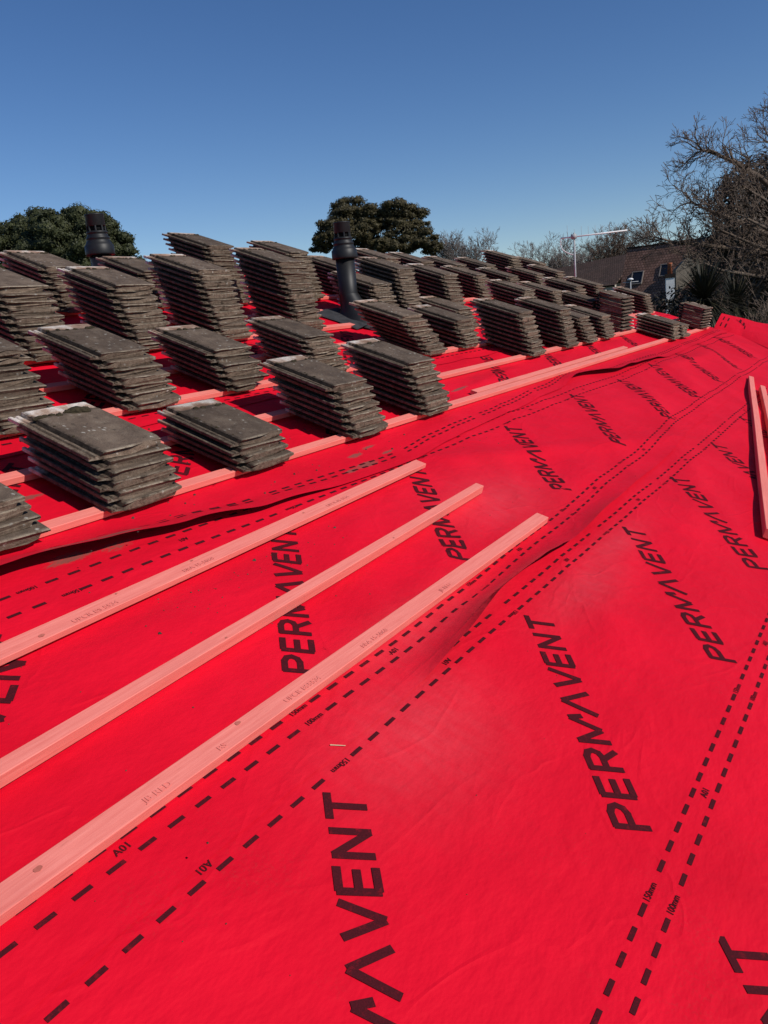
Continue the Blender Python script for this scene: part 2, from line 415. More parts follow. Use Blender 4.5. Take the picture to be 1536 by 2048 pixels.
EDGES = {   # lower edge of each sheet as y over x, lift of the edge over x, width of the lifted strip
    -1: dict(e=[(0, -1.05)], lift=[(0, 0.0)], w=0.12, top=0.99),
    0: dict(e=[(0, -0.176)], lift=[(0, 0.0)], w=0.12, top=1.19),
    1: dict(e=[(1.2, 0.695), (1.9, 0.69), (2.3, 0.70), (3.0, 0.725), (4.5, 0.775), (6.0, 0.845), (8.0, 0.86), (11.6, 0.86)],
            lift=[(1.72, 0.0), (2.0, 0.06), (2.3, 0.13), (2.65, 0.11), (3.05, 0.04), (3.5, 0.06), (3.9, 0.025), (4.6, 0.012), (5.4, 0.004), (7, 0.0)], w=0.13, top=1.24),
    2: dict(e=[(0.6, 1.81), (1.3, 1.755), (1.6, 1.71), (1.9, 1.67), (2.25, 1.628), (2.7, 1.615), (3.3, 1.60), (3.7, 1.64), (4.4, 1.68), (5.5, 1.745), (6.1, 1.80), (7.0, 1.70), (8.2, 1.65), (11.6, 1.70)],
            lift=[(0.6, 0.068), (1.3, 0.064), (1.9, 0.052), (2.3, 0.030), (2.75, 0.004), (5.7, 0.002), (6.05, 0.045), (6.9, 0.055), (7.7, 0.03), (8.3, 0.002)], w=0.10, top=1.0),
    3: dict(e=[(0, 2.47)], lift=[(0, 0.0)], w=0.1, top=1.0),
    4: dict(e=[(0, 3.34)], lift=[(0, 0.0)], w=0.1, top=1.0),
    5: dict(e=[(0, 4.21)], lift=[(0, 0.0)], w=0.1, top=0.72),
}
def edge(k, x): return interp(EDGES[k]['e'], x)
def zsheet(k, x, y):
    E = EDGES[k]; e = edge(k, x); t = y - e
    z = H(x, y)
    z += 0.0045 * (1 - sstep(0.10, 0.24, t))
    A = interp(E['lift'], x)
    if A > 0:
        q = max(0.0, 1 - max(t, -0.02) / E['w']) ** (2.0 if k == 1 else 0.75)
        z += A * q * (0.9 + 0.2 * nz(x * 3, 2.0))
    return z
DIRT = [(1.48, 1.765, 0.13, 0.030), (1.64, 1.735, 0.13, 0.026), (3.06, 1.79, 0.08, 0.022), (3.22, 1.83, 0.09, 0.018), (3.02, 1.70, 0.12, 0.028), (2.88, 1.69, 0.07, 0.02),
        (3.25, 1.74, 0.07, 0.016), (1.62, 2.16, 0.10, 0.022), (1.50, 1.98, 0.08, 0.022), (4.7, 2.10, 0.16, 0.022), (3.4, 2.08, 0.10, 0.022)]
SCUFF = [(2.75, 0.56, 0.35, 0.10), (3.2, 0.60, 0.4, 0.07), (1.6, 0.60, 0.3, 0.2), (3.2, 1.15, 0.4, 0.2), (2.0, 0.85, 0.4, 0.1)]

SHEET_LABEL = {
    -1: ('red membrane sheet lowest on the slope, only its upper margin showing at the bottom corner', 'lowest'),
    0: ('red printed membrane sheet below the three loose battens, showing the largest dark lettering', ''),
    1: ('red printed membrane sheet lying under the three long loose battens', ''),
    2: ('red membrane sheet under the front row of tile stacks, its lower edge lifted open', ''),
    3: ('red membrane sheet showing between the front and second rows of tile stacks', ''),
    4: ('red membrane sheet at the foot of the black vent pipe', ''),
    5: ('red membrane sheet along the ridge behind the tile stacks', ''),
}
def xs_grid():
    a = list(np.arange(X0, 0.3, 0.15)) + list(np.arange(0.3, 4.6, 0.028)) + list(np.arange(4.6, X1, 0.05)) + [X1]
    return a
SHEET = {}
XS = xs_grid()
for k in sorted(EDGES):
    E = EDGES[k]; n = 38
    offs = [0, 0.01, 0.025, 0.04, 0.06, 0.08] + list(np.linspace(0.105, E['top'], n - 6))
    verts = []; dirt = []; scuff = []
    if k >= 4: offs = list(np.linspace(0, E['top'], 16))
    for x in XS:
        e = edge(k, x)
        base = {-1: -1.05, 0: -0.176, 1: 0.695, 2: 1.60, 3: 2.47, 4: 3.34, 5: 4.21}[k]
        for t in offs:
            s = t / E['top']
            y = e * (1 - s) + (base + E['top']) * s
            wob = 0.004 * nz(x * 2.3, k * 9.1) * (1 - s)
            verts.append((x, y + wob, zsheet(k, x, y)))
            d = 0.0
            for dx, dy, sx, sy in DIRT:
                if k < 1: break
                q2 = ((x - dx) / sx) ** 2 + ((y - dy) / sy) ** 2
                if q2 < 4: d = max(d, math.exp(-q2 * 0.9))
            dirt.append(d)
            c = 0.0
            for dx, dy, sx, sy in SCUFF:
                q2 = ((x - dx) / sx) ** 2 + ((y - dy) / sy) ** 2
                if q2 < 5: c = max(c, math.exp(-q2))
            scuff.append(c)
    m_ = len(offs); faces = []
    for i in range(len(XS) - 1):
        for j in range(m_ - 1):
            faces.append((i*m_+j, (i+1)*m_+j, (i+1)*m_+j+1, i*m_+j+1))
    o = mesh_obj('membrane_sheet', verts, faces, M_RED, smooth=True, matrix=ROOF)
    for nm, arr in (('dirt', dirt), ('scuff', scuff)):
        at = o.data.attributes.new(nm, 'FLOAT', 'POINT'); at.data.foreach_set('value', arr)
    tag(o, SHEET_LABEL[k][0], 'roofing membrane', 'red membrane sheets lapped down the roof')
    SHEET[k] = o

# ---------------------------------------------------------------- printing on the sheets
GL = {  # stroke polylines in a cap-height square: letter -> (advance, strokes)
    'P': (0.98, [[(0, 0), (0, 1)], [(0, .94), (.42, .94), (.60, .86), (.66, .71), (.58, .55), (.42, .48), (0, .48)]]),
    'E': (0.92, [[(0, 0), (0, 1)], [(0, .94), (.62, .94)], [(0, .50), (.56, .50)], [(0, .06), (.62, .06)]]),
    'R': (1.02, [[(0, 0), (0, 1)], [(0, .94), (.42, .94), (.60, .86), (.66, .71), (.58, .55), (.42, .48), (0, .48)], [(.34, .48), (.68, 0)]]),
    'M': (1.30, [[(0, 0), (0, 1)], [(0, .98), (.46, .12)], [(.46, .12), (.92, .98)], [(.93, 1.0), (1.02, .55)]]),
    'A': (1.02, [[(-.20, 0), (.36, .98)], [(.36, .98), (.80, 0)]]),
    'V': (1.06, [[(0, 1), (.40, .02)], [(.40, .02), (.80, 1)]]),
    'N': (1.06, [[(0, 0), (0, 1)], [(0, .96), (.66, .04)], [(.66, 0), (.66, 1)]]),
    'T': (0.80, [[(-.06, .94), (.74, .94)], [(.34, 0), (.34, .94)]]),
}
def stroke_quads(mb, pts, hw, place, lift, step=0.02):
    for (ax, ay), (bx, by) in zip(pts, pts[1:]):
        L = math.hypot(bx - ax, by - ay)
        if L < 1e-6: continue
        ux, uy = (bx - ax) / L, (by - ay) / L
        ex = hw * 0.55 if len(pts) > 2 else 0.0
        a0, b0 = -ex, L + ex
        n = max(1, int(math.ceil((b0 - a0) / step)))
        vs = []
        for i in range(n + 1):
            t = a0 + (b0 - a0) * i / n
            for s in (-1, 1):
                vs.append(place(ax + ux * t - uy * hw * s, ay + uy * t + ux * hw * s, lift))
        mb.add(vs, [(2*i, 2*i+2, 2*i+3, 2*i+1) for i in range(n)])
def big_word(k, x0, y0, word='PERMAVENT', ht=0.092, ang=None, vec=(0.729, 0.556), k_len=0.917, upto=9):
    L = math.hypot(*vec); ux, uy = vec[0] / L, vec[1] / L
    tot = sum(GL[c][0] for c in 'PERMAVENT') - 0.10
    sc = k_len / tot
    mb = MB(); pen = 0.0; cnt = 0
    for c in word:
        adv, strokes = GL[c]
        for st in strokes:
            def place(a, b_, lift):
                # a along, b_ up the letter; real metres
                x = x0 + ux * a - uy * b_; y = y0 + uy * a + ux * b_
                return (x, y, zsheet(k, x, y) + 0.0014 + lift)
            pts = [(pen + px * sc, py * ht) for px, py in st]
            stroke_quads(mb, pts, 0.0090, place, 0.00012 * (cnt % 7)); cnt += 1
        pen += adv * sc
    return mb.build('lettering', M_INK, SHEET[k])

for x0, y0, vec, ln in [(0.688, 0.012, (0.67, 0.60), 0.84), (1.712, 0.024, (0.729, 0.556), 0.885), (2.681, 0.008, (0.80, 0.53), 1.0), (3.658, 0.045, (0.79, 0.51), 1.02),
                        (4.72, 0.03, (0.77, 0.52), 1.0), (5.75, 0.04, (0.77, 0.52), 1.0), (6.8, 0.05, (0.77, 0.52), 1.0), (7.8, 0.08, (0.77, 0.52), 1.0), (8.9, 0.08, (0.77, 0.52), 1.0)]:
    big_word(0, x0, y0, vec=vec, k_len=ln)
for x0, y0, vec, ln in [(0.535, 0.925, (0.62, 0.56), 0.84), (1.596, 0.916, (0.62, 0.56), 0.84), (2.584, 0.941, (0.62, 0.56), 0.84), (3.665, 0.955, (0.66, 0.56), 0.86), (4.72, 1.005, (0.82, 0.56), 1.0),
                        (5.723, 0.964, (0.90, 0.60), 1.06), (6.75, 1.0, (0.85, 0.58), 1.03), (7.8, 1.03, (0.85, 0.58), 1.03), (8.85, 1.05, (0.85, 0.58), 1.03), (9.8, 1.06, (0.85, 0.58), 1.03)]:
    big_word(1, x0, y0, vec=vec, k_len=ln)
for x0, y0 in [(1.08, 1.80), (2.15, 1.96), (3.22, 1.96), (4.24, 1.98), (5.26, 1.98), (6.3, 1.98), (7.35, 1.98), (8.4, 1.96)]:
    big_word(2, x0, y0, vec=(0.74, 0.56))
for x0, y0 in [(1.3, 2.68), (2.35, 2.68), (3.35, 2.68), (4.4, 2.68), (5.45, 2.68), (6.5, 2.68)]:
    big_word(3, x0, y0, vec=(0.74, 0.56))
for x0 in (0.92, 1.99, 3.02, 4.05):
    big_word(-1, x0 - 0.09, -0.80, vec=(0.74, 0.56))

DASH, DL, DW = 0.0757, 0.040, 0.0105
NDASH = {i: 0 for i in range(-1, 7)}
def dash_lines(k, lines, xa=0.2, xb=11.4):
    mb = MB()
    for dy, from_top, phase, gaps in lines:
        i = 0
        x = xa + (phase - xa) % DASH
        base = {-1: -1.05, 0: -0.176, 1: 0.695, 2: 1.60, 3: 2.47, 4: 3.34}[k]
        while x < xb:
            skip = any(abs(((x + DL / 2 - gc + 0.4925) % 0.985) - 0.4925) < gh for gc, gh in gaps)
            if not skip:
                vs = []
                for s in (0, 0.5, 1):
                    xx = x + DL * s
                    yy = (base + dy) if from_top else edge(k, xx) + dy
                    for d in (-DW / 2, DW / 2):
                        vs.append((xx, yy + d, zsheet(k, xx, yy + d) + 0.0015))
                if x < 2.9 and NDASH[k] < 290:
                    d_ = MB(); d_.add(vs, [(0,2,3,1), (2,4,5,3)]); d_.build('dash', M_INK, SHEET[k]); NDASH[k] += 1
                else: mb.add(vs, [(0,2,3,1), (2,4,5,3)])
            x += DASH
    if mb.v: mb.build('dash_lines', M_INK, SHEET[k])['kind'] = 'stuff'
def font_mesh(txt, size):
    cu = bpy.data.curves.new('t', 'FONT'); cu.body = txt; cu.size = size; cu.align_x = 'CENTER'; cu.align_y = 'CENTER'
    cu.resolution_u = 3; cu.offset = size * 0.016
    ob = bpy.data.objects.new('t', cu); COL.objects.link(ob)
    dg = bpy.context.evaluated_depsgraph_get(); me = ob.evaluated_get(dg).to_mesh()
    vs = [v.co.copy() for v in me.vertices]; fs = [tuple(p.vertices) for p in me.polygons]
    ob.evaluated_get(dg).to_mesh_clear(); bpy.data.objects.remove(ob); bpy.data.curves.remove(cu)
    return vs, fs
FM = {}
def small_text(k, items):
    for txt, x, y, flip, size in items:
        mb = MB()
        if (txt, size) not in FM: FM[(txt, size)] = font_mesh(txt, size)
        vs, fs = FM[(txt, size)]; s = -1 if flip else 1
        out = []
        for v in vs:
            xx = x + s * v.x; yy = y + s * v.y
            out.append((xx, yy, zsheet(k, xx, yy) + 0.0016))
        mb.add(out, fs); mb.build('lettering', M_INK, SHEET[k])
def rep(x): return [x + 0.985 * i for i in range(-1, 9)]
# sheet 1: margin lines above its lower edge, and top margin lines
dash_lines(1, [(0.110, False, 0.594 - DL/2, [(1.43, 0.03)]), (0.159, False, 0.741 - DL/2, [(1.43, 0.03)]),
               (0.905, True, 1.256 - DL/2, [(1.36, 0.035)]), (0.99, True, 1.209 - DL/2, [(1.29, 0.035)])])
dash_lines(0, [(0.150, False, 1.461 - DL/2, [(1.52, 0.03)]), (0.100, False, 1.455 - DL/2, [(1.52, 0.03)]),
               (0.843, True, 0.585 - DL/2, [(1.352, 0.03)]), (0.893, True, 0.585 - DL/2, [(1.352, 0.03)])])
dash_lines(2, [(0.075, False, 1.9, [(2.3, 0.03)]), (0.105, False, 1.92, [(2.3, 0.03)])])
dash_lines(3, [(0.10, False, 1.9, []), (0.15, False, 1.92, [])])
t1 = []
for x in rep(1.43): t1 += [('150mm', x, edge(1, x) + 0.159, False, 0.021), ('100mm', x, edge(1, x) + 0.110, False, 0.021)]
for x in rep(0.857): t1 += [('A01', x, edge(1, x) + 0.135, False, 0.024)]
for x in rep(1.281): t1 += [('100mm', x, 1.685, True, 0.021), ('150mm', x + 0.08, 1.60, True, 0.021), ('A01', x + 0.55, 1.645, True, 0.024)]
small_text(1, [q for q in t1 if 0.3 < q[1] < 8])
t0 = []
for x in rep(1.52): t0 += [('150mm', x, -0.026, False, 0.021), ('100mm', x, -0.076, False, 0.021)]
for x in rep(1.939): t0 += [('A01', x, -0.052, False, 0.024)]
for x in rep(0.929): t0 += [('A01', x, 0.6905, True, 0.024)]
for x in rep(1.352): t0 += [('150mm', x, 0.667, True, 0.021)]
small_text(0, [q for q in t0 if 0.3 < q[1] < 8])

# upturned end of membrane at the far corner of the roof
mb = MB(); nu, nv = 22, 8
FB = [(0, 11.58, 1.885), (0.3, 11.50, 1.52), (0.55, 11.05, 1.12), (1, 10.2, 0.3)]
FT = [(0, 12.10, 1.94), (0.3, 12.20, 1.62), (0.55, 12.22, 1.32), (1, 11.6, 0.45)]
def flap(s, t):
    bx, by = interp([(q[0], q[1]) for q in FB], s), interp([(q[0], q[2]) for q in FB], s)
    tx, ty = interp([(q[0], q[1]) for q in FT], s), interp([(q[0], q[2]) for q in FT], s)
    z = 0.006 + 0.15 * t ** 0.8 + 0.008 * nz(s * 6, t * 2) * t
    z += 0.16 * max(0.0, s - 0.42 - 0.25 * (1 - t)) * (t > 0.2)
    return Vector((bx + (tx - bx) * t, by + (ty - by) * t, z))
for i in range(nu + 1):
    for j in range(nv + 1): mb.v.append(tuple(flap(i / nu, j / nv)))
for i in range(nu):
    for j in range(nv): mb.f.append((i*(nv+1)+j, (i+1)*(nv+1)+j, (i+1)*(nv+1)+j+1, i*(nv+1)+j+1))
fl = mb.build('membrane_flap', M_RED, None, True, ROOF)
tag(fl, 'red membrane end turned up at the far corner of the roof below dark shrubs', 'roofing membrane')
mb = MB()
def fplace(a, b_, lift):
    p = flap(0.17 + a * 0.42, 0.80 - a * 1.25 + b_ * 0.5); return p + Vector((-0.002, 0, 0.006 + lift))
pen = 0
for c in 'TN':
    adv, strokes = GL[c]
    for st in strokes:
        stroke_quads(mb, [(pen + (0.8 - px) * 0.22, (1 - py) * 0.35) for px, py in st], 0.022, fplace, 0.0004, 0.03)
    pen += adv * 0.22
mb.build('lettering', M_INK, fl)
for s0 in (0.075, 0.115):
    for t0_ in (0.15, 0.55):
        mb = MB(); vs = []
        for t in (t0_, t0_ + 0.11, t0_ + 0.22):
            for ds in (0, 0.010): vs.append(flap(s0 + ds, t) + Vector((0, 0, 0.005)))
        mb.add(vs, [(0,1,3,2), (2,3,5,4)]); mb.build('dash', M_INK, fl)

# ---------------------------------------------------------------- battens
def batten(xa, ya, xb, yb_, z0, label, group, wdt=0.047, th=0.025, seed=0, roll=0.0):
    """A sawn batten with its axis from (xa, ya) to (xb, yb_) in the roof frame."""
    rnd = random.Random(seed)
    L = math.hypot(xb - xa, yb_ - ya); n = max(6, int(L / 0.35))
    mb = MB(); c = 0.0016
    prof = [(-wdt/2 + c, 0), (wdt/2 - c, 0), (wdt/2, c), (wdt/2, th - c), (wdt/2 - c, th), (-wdt/2 + c, th), (-wdt/2, th - c), (-wdt/2, c)]
    sd = rnd.random() * 50
    for i in range(n + 1):
        x = L * i / n; oy = 0.0035 * nz(x * 0.6, sd); oz = 0.0006 * (1 + nz(x * 1.1, sd + 9))
        for y, z in prof: mb.v.append((x, y + oy, z + oz))
    for i in range(n):
        for j in range(8): mb.f.append((i*8+j, (i+1)*8+j, (i+1)*8+(j+1) % 8, i*8+(j+1) % 8))
    mb.f += [tuple(range(8)), tuple(range(n*8+7, n*8-1, -1))]
    mb.f = [tuple(reversed(f)) for f in mb.f]
    mt = ROOF @ Matrix.Translation((xa, ya, z0)) @ Matrix.Rotation(math.atan2(yb_ - ya, xb - xa), 4, 'Z') @ Matrix.Rotation(roll, 4, 'X')
    o = mb.build('timber_batten', M_WOOD, None, False, mt)
    tag(o, label, 'batten', group)
    return o
BG = 'pink timber roofing battens'
ROWN = ['lowest nailed pink batten, carrying the front row of tile stacks', 'second nailed pink batten up, under the heads of the front stacks',
        'third nailed pink batten up, carrying the second row of stacks', 'fourth nailed pink batten up, under the heads of the second row',
        'fifth nailed pink batten up, crossing just below the black vent pipe', 'sixth nailed pink batten up, behind the pipe and third stack row',
        'seventh nailed pink batten up, carrying the skyline stacks', 'eighth nailed pink batten up, nearly at the ridge']
for i, lab in enumerate(ROWN):
    batten(0.0, ROWS[i] + 0.0235, 11.36 if i < 3 else 11.5, ROWS[i] + 0.0235, 0.0042, lab, BG, seed=i)
lo = []
for i, ((xa, ya), (xb, yb_)) in enumerate(LOOSE):
    lab = ['long loose pink batten lowest of three, with grade stamp and knots', 'long loose pink batten in the middle of three', 'long loose pink batten uppermost of three, below the open membrane edge'][i]
    lo.append(batten(xa, ya, xb, yb_, [0.0065, 0.0065, 0.012][i], lab, BG, [0.055, 0.039, 0.055][i], [0.027, 0.036, 0.020][i], 20 + i))
batten(4.66, 1.985, 7.95, 1.996, 0.0045, 'loose pink batten lying tight against the lowest nailed one', BG, 0.045, 0.025, 30)
batten(4.04, 0.106, 8.28, 0.886, 0.006, 'loose pink batten lying up the bare slope at the edge, the longer one', BG, 0.043, 0.045, 31)
batten(4.15, 0.006, 7.96, 0.735, 0.006, 'loose pink batten lying up the bare slope at the edge, the outer one', BG, 0.043, 0.045, 32)

def stamp(o, items, size, th):
    for txt, x, y in items:
        mb = MB(); vs, fs = font_mesh(txt, size)
        mb.add([(x + v.x * 1.25, y + v.y, th + 0.0022) for v in vs], fs)
        mb.build('grade_stamp', M_STAMP, o)
def knots(o, spots, th):
    rnd = random.Random(5)
    for x, y, r in spots:
        mb = MB(); n = 12
        vs = [(x, y, th + 0.0019)] + [(x + 1.5 * r * math.cos(t * 2*math.pi/n) * rnd.uniform(.8, 1.1), y + r * math.sin(t * 2*math.pi/n) * rnd.uniform(.8, 1.1), th + 0.0019) for t in range(n)]
        mb.add(vs, [(0, i + 1, (i + 1) % n + 1) for i in range(n)])
        mb.build('knot', M_KNOT, o)
stamp(lo[0], [('JB RED', 0.93, -0.010), ('BS', 1.12, -0.012), ('UPCR BS5534', 1.42, -0.012), ('BBA 15-5068', 1.76, -0.012), ('JB RED', 2.2, -0.012)], 0.020, 0.027)
stamp(lo[2], [('UPCR BS 5534', 1.22, -0.012), ('BBA 15-5068', 1.62, -0.012), ('UPCR BS 5534', 2.4, -0.012)], 0.020, 0.020)
knots(lo[0], [(0.66, 0.004, 0.006), (1.205, 0.016, 0.006)], 0.027)
knots(lo[2], [(1.05, -0.010, 0.006), (2.20, 0.008, 0.004), (1.62, 0.018, 0.004), (1.32, 0.02, 0.003)], 0.020)
knots(lo[1], [(1.38, -0.014, 0.003), (2.3, -0.012, 0.003)], 0.036)

# ---------------------------------------------------------------- roof tiles
TW, TL, TH = 0.318, 0.41, 0.0335
def tile_mesh(seed, broken=False):
    rnd = random.Random(seed)
    def section(bot, dz):
        t = TH + dz
        return [(0.000, 0.007), (0.000, 0.0185), (0.002, 0.0205), (0.011, 0.0205), (0.014, 0.012), (0.027, 0.012), (0.030, 0.0185), (0.041, 0.0185), (0.047, 0.0150),
                (0.050, t - 0.0012), (0.054, t), (0.10, t + 0.0004), (0.17, t + 0.0006), (0.24, t + 0.0004), (0.312, t), (TW, t - 0.002), (TW, 0.0235), (TW - 0.005, 0.0205),
                (0.290, 0.0185), (0.284, bot + 0.002), (0.24, bot), (0.17, bot), (0.10, bot), (0.058, bot), (0.054, bot), (0.050, max(bot, 0.007)), (0.025, 0.0065)]
    ys = [(0.0, 0.0005, -0.0022), (0.0035, 0.0, 0.0), (0.035, 0.0005, 0), (0.040, 0.011, 0), (0.14, 0.012, 0), (0.26, 0.012, 0), (0.335, 0.012, 0), (0.340, 0.012, -0.0018), (0.404, 0.012, -0.0020), (TL, 0.0125, -0.0035)]
    chips = [(rnd.choice([0.09, 0.12, 0.17, 0.2, 0.24, 0.27, TW]), 0.0, rnd.uniform(0.015, 0.035)) for _ in range(rnd.randint(0, 2))]
    chip0 = rnd.uniform(0.002, 0.016)
    vs = []; n = None
    for yi, (y, bot, dz) in enumerate(ys):
        sec = section(bot, dz); n = len(sec)
        for j, (x, z) in enumerate(sec):
            q = 0.0008 if yi > 1 else 0.0012
            vx = x + rnd.uniform(-q, q) * 0.7; vz = z + rnd.uniform(-q, q) * (0.8 if 0.05 < x < 0.31 else 0.6)
            vy = y + (rnd.uniform(-0.0045, 0.0045) if yi < 2 else 0.0)
            if yi < 2 and x < 0.048: vy += chip0
            vz = max(vz, 0.0) if bot < 0.002 else vz
            for cx, cy, cr in chips:
                dd = math.hypot(x - cx, y - cy)
                if dd < cr and x > 0.05:
                    f = (1 - dd / cr)
                    vy += f * cr * 0.40 if cy < 0.1 else 0; vz -= f * 0.0025 if z > 0.02 else 0
                    if cx > 0.3: vx -= f * cr * 0.4
            if broken and x > 0.19 and y < 0.2:
                vx = min(vx, 0.185 + 0.06 * (y / 0.2) + 0.012 * rnd.random())
            vs.append((vx, vy, vz))
    fs = []
    for i in range(len(ys) - 1):
        for j in range(n): fs.append((i*n+j, i*n+(j+1) % n, (i+1)*n+(j+1) % n, (i+1)*n+j))
    fs.append(tuple(range(n - 1, -1, -1))); fs.append(tuple(range((len(ys)-1)*n, len(ys)*n)))
    fs = [tuple(reversed(f)) for f in fs]
    me = bpy.data.meshes.new('roof_tile'); me.from_pydata(vs, [], fs); me.update(); me.materials.append(M_TILE)
    at = me.attributes.new('tile_pos', 'FLOAT_VECTOR', 'POINT'); at.data.foreach_set('vector', [c for v in vs for c in v])
    return me
TILES = [tile_mesh(100 + i) for i in range(9)]; TBROKEN = tile_mesh(200, True)
def moss_mesh(seed, spots):
    rnd = random.Random(seed); mb = MB()
    for x, y, r in spots:
        bm = bmesh.new(); bmesh.ops.create_icosphere(bm, subdivisions=2, radius=1)
        s = rnd.random() * 40
        for v in bm.verts:
            k_ = 1 + 0.45 * mnoise.noise(v.co * 2.2 + Vector((s, 0, 0)))
            v.co = Vector((v.co.x * r * k_ * rnd.uniform(.96, 1.04) * 1.4, v.co.y * r * k_, max(-0.2, v.co.z) * r * 0.75 * k_))
        mb.add([v.co + Vector((x, y, TH)) for v in bm.verts], [tuple(v.index for v in f.verts) for f in bm.faces]); bm.free()
    me = bpy.data.meshes.new('moss'); me.from_pydata(mb.v, [], mb.f); me.update(); me.materials.append(M_MOSS)
    me.polygons.foreach_set('use_smooth', [True] * len(me.polygons))
    return me
def moss_spots(seed, n):
    rnd = random.Random(seed); out = []
    for i in range(n):
        if rnd.random() < 0.6: out.append((rnd.uniform(0.04, 0.31), 0.337 + rnd.uniform(-0.012, 0.008), rnd.uniform(0.004, 0.011)))
        else: out.append((0.060 + rnd.uniform(-0.003, 0.006), rnd.uniform(0.04, 0.33), rnd.uniform(0.003, 0.006)))
    return out
MOSS = [moss_mesh(i, moss_spots(i, 14)) for i in range(4)]
MOSS_BIG = moss_mesh(9, [(0.225, 0.338, 0.024), (0.25, 0.33, 0.020), (0.205, 0.335, 0.016), (0.19, 0.342, 0.012)] + moss_spots(9, 16))

# stack: key, row, x base, y base, x top, y top, z top, tiles, hidden tiles at the bottom, where it is
S_ = [
 ('10',1.19,1.865,1.13,1.926,0.153,4,0,'first stack along the front row, cut by the frame'),
 ('11',1.74,1.865,1.72,1.958,0.216,6,0,'second stack along the front row, its top most mossy'),
 ('12',2.38,1.865,2.36,1.922,0.150,4,0,'third stack along the front row, a low one'),
 ('13',3.14,1.865,3.06,1.982,0.263,7,0,'fourth stack along the front row'),
 ('14',3.83,1.865,3.74,1.997,0.294,8,0,'fifth stack along the front row, the last near one'),
 ('26',6.15,2.223,6.05,2.378,0.341,9,0,'tall stack alone by the end of the second batten'),
 ('27',6.94,2.223,6.92,2.369,0.324,9,0,'second tall stack along the far half of the second batten'),
 ('28',7.49,2.223,7.36,2.330,0.244,7,0,'third stack along the far half of the second batten'),
 ('2P',8.02,2.223,7.96,2.321,0.228,6,0,'fourth stack along the far half of the second batten'),
 ('30',1.80,2.580,1.72,2.719,0.308,9,2,'first stack of the second row, cut by the frame'),
 ('31',2.46,2.580,2.34,2.697,0.264,7,0,'second stack of the second row, behind the mossy one'),
 ('32',3.10,2.580,3.01,2.677,0.225,6,0,'third stack of the second row, with a broken bottom tile'),
 ('33',3.83,2.580,3.75,2.682,0.233,7,1,'fourth stack of the second row'),
 ('34',5.10,2.580,4.86,2.707,0.283,8,0,'second row stack just below the black vent pipe'),
 ('35',5.68,2.580,5.60,2.677,0.225,6,0,'second row stack next beyond the black vent pipe'),
 ('3V',8.88,2.580,8.80,2.688,0.246,7,4,'long stack behind the crosswise one at the far end'),
 ('3R',10.84,2.580,10.78,2.688,0.246,7,2,'stack against the neighbouring roof at the far end'),
 ('57',6.37,2.938,6.30,3.014,0.183,5,1,'low stack tucked behind the last second row stack'),
 ('4K',7.83,2.938,7.75,3.068,0.291,8,3,'stack behind the tall one at the end of the second batten'),
 ('4L',8.60,2.938,8.53,3.052,0.259,7,3,'second stack of the far fourth-batten row'),
 ('4U2',9.35,2.938,9.28,3.067,0.289,8,6,'third stack of the far fourth-batten row'),
 ('4U1',10.05,2.938,9.98,3.068,0.290,8,4,'last stack of the far fourth-batten row'),
 ('50',2.47,3.295,2.39,3.454,0.348,10,3,'first stack of the third row, cut by the frame'),
 ('51',3.13,3.295,3.06,3.452,0.344,10,3,'second stack of the third row'),
 ('52',3.78,3.295,3.71,3.484,0.408,12,1,'third stack of the third row, a tall one'),
 ('53',4.56,3.295,4.48,3.506,0.453,13,2,'tallest stack, just short of the black vent pipe'),
 ('54',5.64,3.295,5.57,3.431,0.302,9,4,'stack half hidden by the black vent pipe'),
 ('55',6.04,3.295,5.97,3.482,0.405,12,4,'tall stack directly beyond the black vent pipe'),
 ('56',6.84,3.295,6.77,3.457,0.354,10,5,'second tall stack beyond the black vent pipe'),
 ('58',8.18,3.652,8.11,3.766,0.256,7,2,'third stack beyond the pipe, sixth batten row'),
 ('6H',8.99,3.652,8.92,3.756,0.238,7,4,'fourth stack beyond the pipe, sixth batten row'),
 ('6I',9.86,3.652,9.79,3.759,0.243,7,4,'fifth stack beyond the pipe, sixth batten row'),
 ('6J',10.54,3.652,10.48,3.770,0.264,8,4,'last stack of the sixth batten row'),
 ('70',3.23,4.010,3.15,4.131,0.272,8,4,'skyline stack in front of the round evergreen'),
 ('71',3.95,4.010,3.88,4.117,0.245,7,5,'skyline stack in front of the rear vent cowl'),
 ('7a',4.61,4.010,4.54,4.195,0.401,12,8,'highest skyline stack, standing against blue sky'),
 ('7b',5.53,4.010,5.46,4.178,0.366,11,8,'skyline stack behind the tallest one'),
 ('7c',6.18,4.010,6.12,4.126,0.263,8,4,'skyline stack behind the black vent pipe'),
 ('72',6.96,4.010,6.89,4.160,0.330,10,6,'skyline stack under the pine, next to the pipe collar'),
 ('73',7.65,4.010,7.58,4.146,0.302,9,6,'second skyline stack under the pine'),
 ('7C',8.40,4.010,8.33,4.130,0.269,8,5,'skyline stack at the outer edge of the pine'),
 ('7D',9.19,4.010,9.12,4.126,0.263,8,5,'skyline stack in front of the pale bare tree'),
 ('7E',9.93,4.010,9.86,4.169,0.347,10,6,'skyline stack rising highest beyond the pale bare tree'),
 ('7F',10.81,4.010,10.75,4.136,0.282,8,5,'last skyline stack before the aerial'),
]
TGROUP = 'loose roof tiles stacked on the battens'
ORD = ['top tile', 'second tile down', 'third tile down', 'fourth tile down', 'fifth tile down', 'sixth tile down', 'seventh tile down', 'eighth tile down', 'ninth tile down', 'tenth tile down', 'eleventh tile down', 'twelfth tile down', 'thirteenth tile down']
rnd = random.Random(11)
HID = MB(); HIDPOS = []
ntiles = 0
